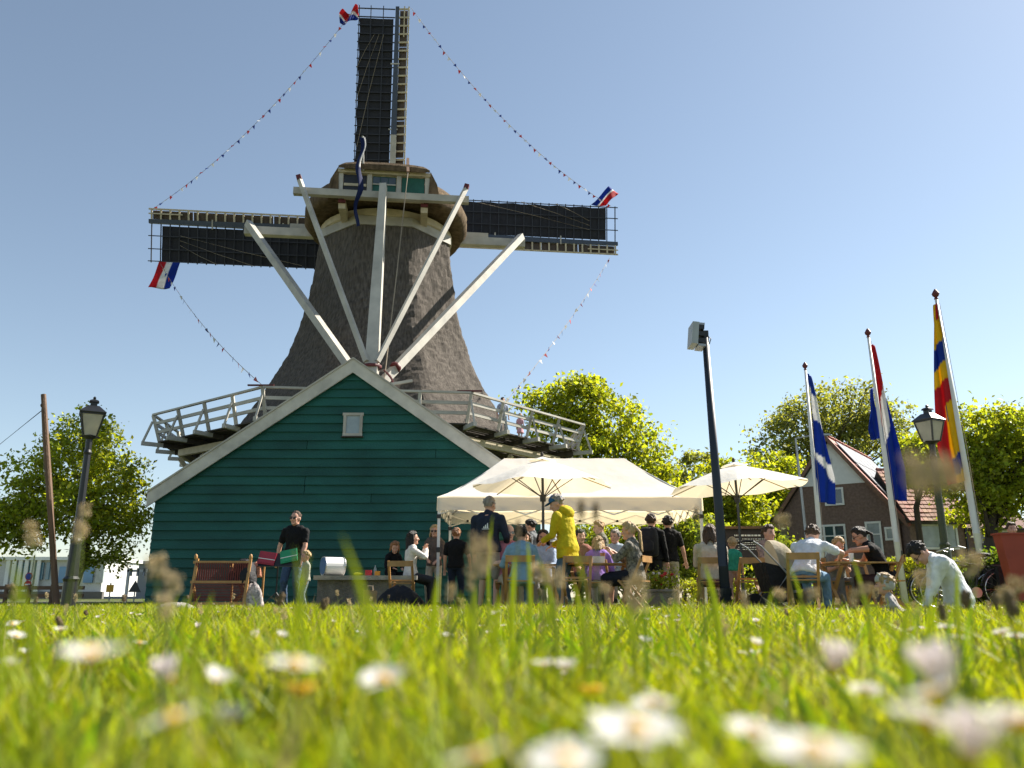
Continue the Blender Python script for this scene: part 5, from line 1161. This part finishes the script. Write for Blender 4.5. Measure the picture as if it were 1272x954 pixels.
    b.capsule(sp_(.93), hd(0, -.015, -.05), .064, .059); b.capsule(sp_(.97), SL, .048, .048); b.capsule(sp_(.97), SRr, .048, .048)
    b.ell(hd(0, -.005, .018), (.076*hs, .096*hs, .104*hs), Mh, 18, 12); b.ell(hd(0, .03, -.06), (.056*hs, .06*hs, .062*hs), Mh, 14, 10)
    b.capsule(hd(0, .094, .008), hd(0, .112, -.03), .010*hs, .016*hs, 8); b.ell(hd(0, .083, -.062), (.022*hs, .012*hs, .010*hs), Mh, 8, 6); b.ell(hd(0, .08, -.098), (.022*hs, .018*hs, .016*hs), Mh, 8, 6)
    for sx in (-1, 1): b.ell(hd(sx*.078, -.008, -.008), (.011*hs, .02*hs, .032*hs), Mh, 8, 6); b.ell(hd(sx*.04, .072, -.025), (.024*hs, .02*hs, .022*hs), Mh, 8, 6)
    for (Sh, El, Wr, sx) in ((SL, EL, WL, -1), (SRr, ER, WR, 1)):
        b.capsule(Sh, El, .054*wide, .043); b.capsule(El, Wr, .044, .029); b.capsule(El.lerp(Wr, .25), El.lerp(Wr, .5), .044, .038)
        d = (Wr-El).normalized(); sd_ = d.cross(Up if abs(d.z) < .8 else Fw).normalized(); nn = sd_.cross(d).normalized()
        if nn.z > 0: nn = -nn
        pl = Wr+d*.05; M = Matrix((sd_, nn, d)).transposed(); b.ell(pl, (.041, .018, .056), M, 10, 8)
        for k in range(4):
            o_ = sd_*(-.032+.0213*k); L = (.034, .040, .038, .030)[k]; p0 = pl+o_+d*.038; p1 = p0+d*L+nn*.006; p2 = p1+(d*.55+nn*.8).normalized()*L*.9; b.capsule(p0, p1, .0105, .0095, 6); b.capsule(p1, p2, .0095, .0075, 6)
        tb = pl+sd_*(-sx*.034)*1-d*.02; b.capsule(tb, tb+(d*.6-sd_*sx*.7+nn*.3).normalized()*.045, .013, .011, 6); t2_ = tb+(d*.6-sd_*sx*.7+nn*.3).normalized()*.045; b.capsule(t2_, t2_+(d*.9-sd_*sx*.2+nn*.3).normalized()*.028, .011, .009, 6)
    feet = []
    for (Hp, Kn, An) in ((HLp, KL, AL), (HRp, KR, AR)):
        b.capsule(Hp, Kn, .084*(.6+.4*wide), .057); b.capsule(Kn, An, .056, .038); b.capsule(Kn.lerp(An, .2), Kn.lerp(An, .42), .058, .05)
        fd = Fw if pose != 'kneel' else V((0, -1, -.2)).normalized(); sk = An-Kn; 
        toe = An+fd*.15+V((0, 0, -.045 if pose != 'kneel' else 0)); feet.append((An, toe)); b.capsule(An+V((0, 0, -.035)) if pose != 'kneel' else An, toe, .036, .028)
    bo = b.build('body', skin, root); remesh(bo, .0125*fine/s, 2)
    # ---------------- clothes
    tm = topmat or cloth(top)
    m = MB(); torso(m, .016, -.08+hem, .95 if sleeve != 'vest' else .9, .05)
    if hem < -.05:
        rg = []
        for t, k in ((.1, 1.0), (-.1, 1.12), (hem, 1.2)):
            c = sp_(t) if t >= 0 else P+u0*(t*.545); rg.append(ring(c, .172*wide*k, .13*k, x0, f0, 18))
        m.rings(rg)
    m.capsule(sp_(.9)-x_*.1, sp_(.9)+x_*.1, .096, .096); m.capsule(sp_(.9), sp_(1.04), .085, .074); m.capsule(sp_(.99), SL, .068, .064*wide); m.capsule(sp_(.99), SRr, .068, .064*wide)
    for (Sh, El, Wr) in ((SL, EL, WL), (SRr, ER, WR)):
        if sleeve == 'short': m.capsule(Sh, Sh.lerp(El, .66), .070*wide, .064)
        elif sleeve == 'long': m.capsule(Sh, El, .070*wide, .056); m.capsule(El, El.lerp(Wr, .93), .056, .044)
        elif sleeve == 'half': m.capsule(Sh, El, .070*wide, .058); m.capsule(El, El.lerp(Wr, .35), .058, .052)
        else: m.capsule(Sh-x_*0, Sh.lerp(El, .1), .058, .054)
    to = m.build('top', tm, root); remesh(to, .0155*fine/s, 2); wrinkle(to, .022, .09)
    lm = cloth(legs)
    if leg in ('trousers', 'shorts'):
        m = MB(); torso(m, .010, -9, .2)
        for (Hp, Kn, An) in ((HLp, KL, AL), (HRp, KR, AR)):
            if leg == 'trousers': m.capsule(Hp, Kn, .094*(.6+.4*wide), .072); m.capsule(Kn, Kn.lerp(An, .9), .070, .058)
            else: m.capsule(Hp, Hp.lerp(Kn, .85), .098, .086)
        lo = m.build(leg, lm, root); remesh(lo, .0155*fine/s, 2); wrinkle(lo, .018, .08)
    else:
        m = MB(); torso(m, .012, -.1, .25)
        km = (KL+KR)/2; rg = [ring(sp_(.15), .17, .125, x0, f0, 20), ring(P, .195, .15, x0, f0, 20)]
        if pose == 'stand':
            for q, k in ((.3, 1.1), (.8, 1.25), (1.1, 1.4)): rg.append(ring(P.lerp(km, q), .19*k, .16*k, Xr, Fw, 20))
        else:
            for q in (.35, .7, .98): c = P.lerp(km, q); rg.append(ring(c, .22, .115, Xr, Up, 20)[::1])
        if pose != 'stand': rg = rg[2:]; m.rings(rg); m.capsule(P-Xr*.06, KL.lerp(km, .2), .13, .105); m.capsule(P+Xr*.06, KR.lerp(km, .2), .13, .105)
        else: m.rings(rg)
        lo = m.build('skirt', lm, root); remesh(lo, .0165*fine/s, 2); wrinkle(lo, .022, .09)
    for An, toe in feet:
        m = MB(); m.capsule(An+V((0, -.02, -.03)) if pose != 'kneel' else An, toe, .047, .038); m.box((An+toe)/2+V((0, 0, -.055)), (.085, .25, .025)) if pose != 'kneel' else None
        so_ = m.build('shoe', cloth(shoes), root); remesh(so_, .016/s, 1)
    # ---------------- face
    for sx in (-1, 1):
        MB().ell(hd(sx*.033, .0865, .006), (.011*hs, .006*hs, .0055*hs), Mh, 8, 6).build('eye', eye_dark, root); MB().capsule(hd(sx*.018, .093, .026), hd(sx*.05, .083, .027), .0045*hs, .003*hs, 6).build('eyebrow', hairm_, root)
    MB().ell(hd(0, .0935, -.062), (.022*hs, .004*hs, .0055*hs), Mh, 8, 6).build('mouth', lip, root)
    if glasses:
        gm = eye_dark
        for sx in (-1, 1): MB().ell(hd(sx*.035, .101, .002), (.027*hs, .004*hs, .019*hs), Mh, 10, 6).build('glasses', eye_dark if glasses == 'dark' else pane_light, root); MB().capsule(hd(sx*.062, .098, .006), hd(sx*.082, .0, .006), .003*hs, .003*hs, 5).build('glasses_arm', eye_dark, root)
        MB().capsule(hd(-.062, .1, .012), hd(.062, .1, .012), .003*hs, .003*hs, 5).build('glasses_bridge', eye_dark, root)
    # ---------------- hair
    hair = hair or 'short'
    m = MB()
    if hair != 'bald':
        for k in range(90 if hair != 'buzz' else 60):      # overlapping locks over the skull
            a = random.uniform(0, 2*math.pi); e = random.uniform(-.05, 1); ph = math.asin(e)
            dx, dy, dz = math.cos(a)*math.cos(ph), math.sin(a)*math.cos(ph), math.sin(ph)
            if dy > .35 and dz < .62: continue             # keep the face free
            if dz < .1 and dy > .05: continue
            th_ = .024 if hair != 'buzz' else .012
            p0 = hd(dx*.074, dy*.094-.006, dz*.102+.026); p1 = hd(dx*.083+random.uniform(-.02, .02), dy*.105-.006+random.uniform(-.02, .01), dz*.112+.026-random.uniform(.0, .03)); m.capsule(p0, p1, th_*hs, th_*.7*hs, 6)
        m.ell(hd(0, -.016, .03), (.081*hs, .095*hs, .104*hs), Mh, 14, 10)
    else:
        for k in range(26):
            a = random.uniform(R(185), R(355)); p0 = hd(math.cos(a)*.074, math.sin(a)*.09, random.uniform(-.05, .03)); m.capsule(p0, p0+V((0, 0, -.01)), .013*hs, .01*hs, 6)
    if hair in ('long', 'pony', 'bob'):
        n = {'long': 34, 'pony': 18, 'bob': 34}[hair]; Lh = {'long': .34, 'pony': .32, 'bob': .12}[hair]
        for k in range(n):
            if hair == 'pony': p0 = hd(random.uniform(-.015, .015), -.115, .02); p1 = p0+Mh @ V((random.uniform(-.03, .03), -.045, -.06)); p2 = p1+V((random.uniform(-.03, .03), random.uniform(-.03, .01), -Lh*random.uniform(.5, 1)*s))
            else:
                a = random.uniform(R(170), R(370)); p0 = hd(math.cos(a)*.078, math.sin(a)*.09-.006, random.uniform(-.02, .05)); p1 = p0+Mh @ V((math.cos(a)*.02, math.sin(a)*.02, -.07)); p2 = p1+Mh @ V((0, -.02, -Lh*random.uniform(.5, 1)))
            m.capsule(p0, p1, .02*hs, .022, 6); m.capsule(p1, p2, .022, .008, 6)
    if hair == 'bun': m.ell(hd(0, -.12, .07), (.05, .05, .05))
    ho = m.build('hair', hairm_, root); remesh(ho, .011*fine/s, 1)
    if hat:
        kind, col = hat; m = MB()
        rg = [ring(hd(0, -.004, z_), .083*hs*k, .103*hs*k, Mh @ Xr, Mh @ Fw, 18) for z_, k in ((.035, 1.02), (.06, 1.03), (.09, .95), (.115, .75), (.13, .4), (.134, .05))]; m.rings(rg)
        if kind == 'cap':
            m.rings([[hd(x, y, z_+zo) for x, y, z_ in ((-.07, .06, .045), (0, .085, .05), (.07, .06, .045), (.055, .15, .035), (0, .175, .03), (-.055, .15, .035))] for zo in (0, .008)])
        if kind == 'bonnet':
            m.rings([ring(hd(0, -.03, z_), .088*hs*k, .09*hs*k, Mh @ Xr, Mh @ Fw, 14) for z_, k in ((-.07, .85), (0, 1.02), (.05, 1.03))]); m.capsule(hd(-.06, .03, .1), hd(-.075, .05, .135), .022*hs, .008*hs, 6); m.capsule(hd(.06, .0, .11), hd(.07, .01, .145), .02*hs, .006*hs, 6)
        m.build('hat', cloth(col), root, smooth=True)
    for o in root.children: o.scale = (s, s, s); o.location = Vector(o.location)*s
    root['_s'] = s
    return root, dict(sp=sp_, axes=axes, hd=hd, WL=WL, WR=WR, SL=SL, SR=SRr, s=s, P=P)
def part(root, info, m, name, mat, smooth=False):
    o = m.build(name, mat, root, smooth=smooth); o.scale = (info['s'],)*3; return o

jeans = (.06, .11, .19); black = (.008, .008, .009); beige = (.42, .36, .27)
person('man in black t-shirt, jeans and sunglasses standing before the green shed', 364, 16.4, 172, 1.83, top=black, legs=(.05, .085, .15), hair='buzz', hairm_=H_brown, glasses='dark', head=(-8, 0), wide=1.1, hl=(-.2, .14, .87), hr=(.34, .0, .83), elbow=((-.9, -.4, 0), (.9, -.3, 0)))
person('small fair toddler in pale dungarees beside the man in black t-shirt', 380, 15.8, 125, 1.0, top=(.33, .33, .28), legs=(.16, .2, .24), hairm_=H_lblond, sleeve='long')
person('red haired child in black sitting behind the toys on the concrete table', 487, 16.75, 215, 1.25, z=.30, pose='sit', top=black, legs=black, hairm_=H_ginger, lean=14, hair='bob', head=(-20, -18), sleeve='long')
person('dark haired woman in white blouse on the concrete table, hands at her face', 512, 16.35, -72, 1.68, z=.14, pose='sit', top=(.66, .62, .58), sleeve='long', legs=(.03, .032, .04), hair='long', hairm_=H_dark, head=(0, 4), hl=(-.02, .26, 1.05), hr=(.05, .27, 1.02), elbow=((-.6, .4, -.7), (.6, .4, -.7)), fl=(-.1, .42, -.05), fr=(.1, .38, .0), wide=.92, hem=-.12)
person('blonde woman with sunglasses and brown top standing by the tent leg', 539, 17.6, 175, 1.66, top=(.12, .09, .075), legs=beige, hair='bob', hairm_=H_lblond, glasses='dark', hl=(-.1, .25, 1.0), hr=(.1, .25, 1.02), wide=.92, sleeve='half')
person('youth in black t-shirt and dark jeans seen from behind under the tent edge', 566, 16.6, -8, 1.52, top=black, legs=(.018, .026, .05), hairm_=H_ginger, hr=(.3, .16, .95), wide=1.1)
r_, inf = person('tall man in navy jacket with white logo seen from behind', 606, 13.9, -14, 1.84, top=(.02, .026, .045), sleeve='long', legs=(.30, .27, .23), leg='shorts', hairm_=H_grey, hair='buzz', hr=(.24, .22, 1.0), hl=(-.26, .12, .86), wide=1.15, head=(-14, -12))
m = MB(); x_, f_, u_ = inf['axes'](.62); c = inf['sp'](.62)-f_*.142
for k, (dx, hh) in enumerate(((-.028, .035), (0, .06), (.03, .085))): m.prism([c+x_*(dx-.010)-u_*.02, c+x_*(dx+.014)-u_*.02, c+x_*(dx+.006)+u_*(hh-.02), c+x_*(dx-.008)+u_*(hh-.03)], -f_*.006)
m.prism([c-x_*.06-u_*.035, c+x_*.06-u_*.035, c+x_*.06-u_*.026, c-x_*.06-u_*.026], -f_*.006); part(r_, inf, m, 'logo', white_paint)
person('bald man with glasses in pink shirt seated at the table', 631, 14.05, 195, 1.78, pose='sit', top=(.42, .17, .22), legs=beige, hair='bald', hairm_=H_grey, glasses='clear', skin=skin_c, hl=(-.1, .36, .78), hr=(.12, .34, .78), lean=6, wide=1.15, belly=.06)
person('person in light blue shirt with dark hair seated with back turned', 648, 12.75, 5, 1.64, pose='sit', top=(.20, .32, .42), sleeve='long', legs=(.12, .2, .28), hairm_=H_dark, hl=(-.2, .36, .74), hr=(.2, .38, .72), lean=10, wide=1.05, head=(-12, 0), hem=-.2)
person('dark haired man in grey standing far under the tent looking down', 662, 16.2, 70, 1.66, top=(.12, .13, .14), legs=black, hairm_=H_dark, head=(0, -15))
person('smiling woman in denim blue shirt seated at the table facing us', 675, 14.25, 178, 1.68, pose='sit', top=(.32, .40, .55), sleeve='half', legs=(.3, .3, .3), hair='bob', hairm_=H_dark, hl=(-.06, .4, .74), hr=(.25, .3, .72), skin=skin_b, lean=6)
person('person with pale grey cap seated behind the yellow jacket', 691, 15.0, 160, 1.62, pose='sit', top=(.35, .38, .45), legs=black, hat=('cap', (.4, .42, .46)), lean=8)
r_, inf = person('man in bright yellow jacket and blue cap standing over the table', 705, 13.0, 62, 1.78, top=(.52, .40, .012), sleeve='long', legs=(.09, .15, .22), hat=('cap', (.03, .10, .22)), hairm_=H_grey, hl=(-.1, .36, 1.05), hr=(.14, .30, 1.0), lean=4, bend=10, wide=1.22, hem=-.28, head=(14, -14))
m = MB(); x_, f_, u_ = inf['axes'](.95); c = inf['sp'](1.0)-f_*.1
m.rings([ring(c+u_*z_-f_*dy, .15*k, .085*k, x_, f_, 14) for z_, k, dy in ((-.13, .35, -.03), (-.09, .8, 0), (-.02, 1, .01), (.05, .95, -.02), (.085, .7, -.04))]); part(r_, inf, m, 'hood', cloth((.52, .40, .012)), True)
person('fair person in purple top seated with back turned beside the yellow jacket', 741, 14.2, -18, 1.62, pose='sit', top=(.24, .14, .42), sleeve='long', legs=(.5, .48, .45), hairm_=H_blond, lean=16, bend=8, head=(10, -10), hair='bob')
person('fair boy in olive vest top standing behind the table', 748, 14.9, 100, 1.52, top=(.17, .17, .13), sleeve='vest', legs=(.12, .12, .12), hairm_=H_blond, hair='short', hl=(-.08, .3, .92), hr=(.1, .3, .95), skin=skin_c, head=(0, -12))
pat = pm('patterned_top', (.16, .145, .12), .85, .9, 26, .3, 20)
person('blonde woman in patterned top and dark skirt seated eating', 787, 12.8, 66, 1.70, pose='sit', topmat=pat, sleeve='half', legs=(.012, .014, .022), leg='skirt', hair='pony', hairm_=H_lblond, hl=(-.05, .36, .92), hr=(.06, .36, .94), lean=4, wide=1.05, head=(4, -4), elbow=((-.6, -.2, -.8), (.6, -.2, -.8)), hem=-.15)
r_, inf = person('person in black cap carrying a large black backpack by the flower tub', 811, 16.0, -25, 1.74, top=black, sleeve='long', legs=(.02, .02, .022), hat=('cap', black), wide=1.05)
m = MB(); x_, f_, u_ = inf['axes'](.6); c = inf['sp'](.55)-f_*.24; m.rings([ring(c+u_*z_, .19*k, .12*k, x_, f_, 14, .7) for z_, k in ((-.28, .7), (-.24, 1), (.1, 1.02), (.22, .9), (.27, .5))]); part(r_, inf, m, 'backpack', leather_black, True)
m = MB(); c2_ = c-f_*.13-u_*.08; m.rings([ring(c2_+u_*z_, .14*k, .05*k, x_, f_, 12, .7) for z_, k in ((-.12, .8), (-.08, 1), (.06, 1), (.1, .7))]); part(r_, inf, m, 'backpack_pocket', leather_black, True)
person('man in black t-shirt and beige trousers walking away past the tent leg', 832, 16.2, -12, 1.72, top=black, legs=(.42, .37, .29), hairm_=H_dark, hl=(-.3, -.08, .84), hr=(.32, .16, .86), fl=(-.1, -.18, .09), fr=(.1, .2, .08), wide=1.05)
person('woman in beige top and purple skirt seated with back turned', 884, 13.35, -6, 1.70, pose='sit', top=(.50, .44, .36), sleeve='half', legs=(.20, .09, .17), leg='skirt', hair='bob', hairm_=H_brown, wide=1.12, head=(-28, 0), lean=4)
person('fair toddler in green t-shirt standing beside the dark pole', 911, 14.0, -6, .98, z=.14, top=(.035, .30, .19), legs=(.36, .27, .26), hairm_=H_lblond, hair='short')
stl = MB(); stl.box((0, 0, .115), (.42, .3, .03))
for sx in (-1, 1): stl.box((sx*.18, 0, .05), (.03, .26, .10))
tag(stl.build('footstool', chair_wood, None, (gx(911, 14), 14, .005)), 'low wooden footstool under the toddler in green', 'stool')
person('woman with tied brown hair seated behind the pushchair handle', 953, 13.9, 205, 1.68, z=.06, pose='sit', topmat=pm('mottled_top', (.3, .2, .16), .85, .7, 24), sleeve='half', legs=(.1, .1, .12), hair='bun', hairm_=H_brown, lean=8, hl=(-.1, .42, .7), hr=(.12, .42, .7))
person('parent in white t-shirt and jeans leaning over the slatted table', 1000, 12.0, -38, 1.78, pose='sit', top=(.62, .64, .68), legs=(.13, .22, .32), hairm_=H_brown, lean=30, bend=14, hl=(-.1, .62, .76), hr=(.26, .66, .72), wide=1.12, head=(0, -8), elbow=((-.5, -.2, .2), (.7, -.2, .1)))
person('fair boy at the slatted table looking down at his hands', 1039, 13.15, 185, 1.32, z=.08, pose='sit', top=(.18, .19, .17), legs=(.2, .2, .2), hairm_=H_blond, hl=(-.05, .3, .78), hr=(.08, .3, .8), lean=10, head=(0, -20))
person('dark haired woman in black vest and glasses reaching across the slatted table', 1098, 12.6, 72, 1.68, pose='sit', top=black, sleeve='vest', legs=(.06, .03, .03), hair='pony', hairm_=H_dark, glasses='clear', hl=(-.05, .62, .84), hr=(.2, .5, .80), lean=22, bend=8, head=(0, -6), skin=skin_b, elbow=((-.5, 0, .2), (.5, 0, -.6)))
person('boy in pale shirt and glasses kneeling on the lawn bent towards the baby', 1172, 10.1, 72, 1.72, pose='kneel', pz=.19, top=(.74, .76, .78), sleeve='long', legs=(.3, .3, .32), hairm_=H_dark, glasses='clear', lean=8, bend=34, hl=(-.15, .28, .12), hr=(.15, .25, .10), head=(6, -38), fine=.75, wide=1.35, hem=-.28, elbow=((-.6, -.2, -.1), (.6, -.2, -.1)))
person('baby in grey knitted bonnet sitting in the grass', 1109, 9.0, 62, .74, pose='sit', pz=.1, lean=42, bend=-34, head=(0, 0), hsx=1.25, fl=(-.3, .45, .1), fr=(.3, .45, .1), top=(.36, .34, .32), sleeve='long', legs=(.3, .29, .3), hat=('bonnet', (.42, .41, .40)), hair='short', hairm_=H_lblond, hl=(-.25, .3, .3), hr=(.25, .3, .3), fine=.8)
person('man in pale yellow shirt standing behind the tall red box', 1264, 15.2, 165, 1.50, top=(.55, .48, .2), legs=(.1, .1, .1), hairm_=H_brown, hair='short')
person('woman in white top seated under the tent between navy jacket and denim blue', 653, 16.0, 170, 1.66, pose='sit', top=(.6, .58, .55), legs=(.2, .2, .22), hair='long', hairm_=H_brown, z=.12)
person('dark haired guest in red brown top seated beyond the yellow jacket', 722, 15.7, 190, 1.68, pose='sit', top=(.25, .10, .08), legs=black, hairm_=H_dark, z=.12)
person('grey haired guest in pale blue shirt seated under the tent behind the purple top', 765, 15.9, 150, 1.70, pose='sit', top=(.35, .42, .5), legs=beige, hairm_=H_grey, z=.12, sleeve='long')
# two visitors up on the gallery
pe = V2W(octv(AP-.75, 0, DZ).lerp(octv(AP-.75, 1, DZ), .40)); person('visitor in striped shirt standing on the mill gallery', 0, pe.y, 195, 1.55, z=pe.z+.0, X=pe.x, topmat=pm('striped', (.35, .36, .42), .8, .8, 20), legs=(.4, .4, .4), hairm_=H_dark, fine=1.6)
pe = V2W(octv(AP-.55, 0, DZ).lerp(octv(AP-.55, 1, DZ), .53)); person('small child in pink dress standing on the mill gallery', 0, pe.y, 190, 1.0, z=pe.z+.0, X=pe.x, top=(.62, .36, .40), legs=(.62, .36, .40), leg='skirt', hairm_=H_lblond, hair='bob', fine=1.6)

# bake the remeshed figures into plain meshes
dg = bpy.context.evaluated_depsgraph_get()
baked = [(o, bpy.data.meshes.new_from_object(o.evaluated_get(dg), depsgraph=dg)) for o in PEND]
for o, me in baked:
    old = o.data; mats = [m_ for m_ in old.materials]; o.modifiers.clear(); o.data = me
    if not me.materials:
        for m_ in mats: me.materials.append(m_)
    me.polygons.foreach_set('use_smooth', [True]*len(me.polygons)); me.name = o.name
    bpy.data.meshes.remove(old)
for o in bpy.data.objects:
    if '_s' in o.keys(): del o['_s']
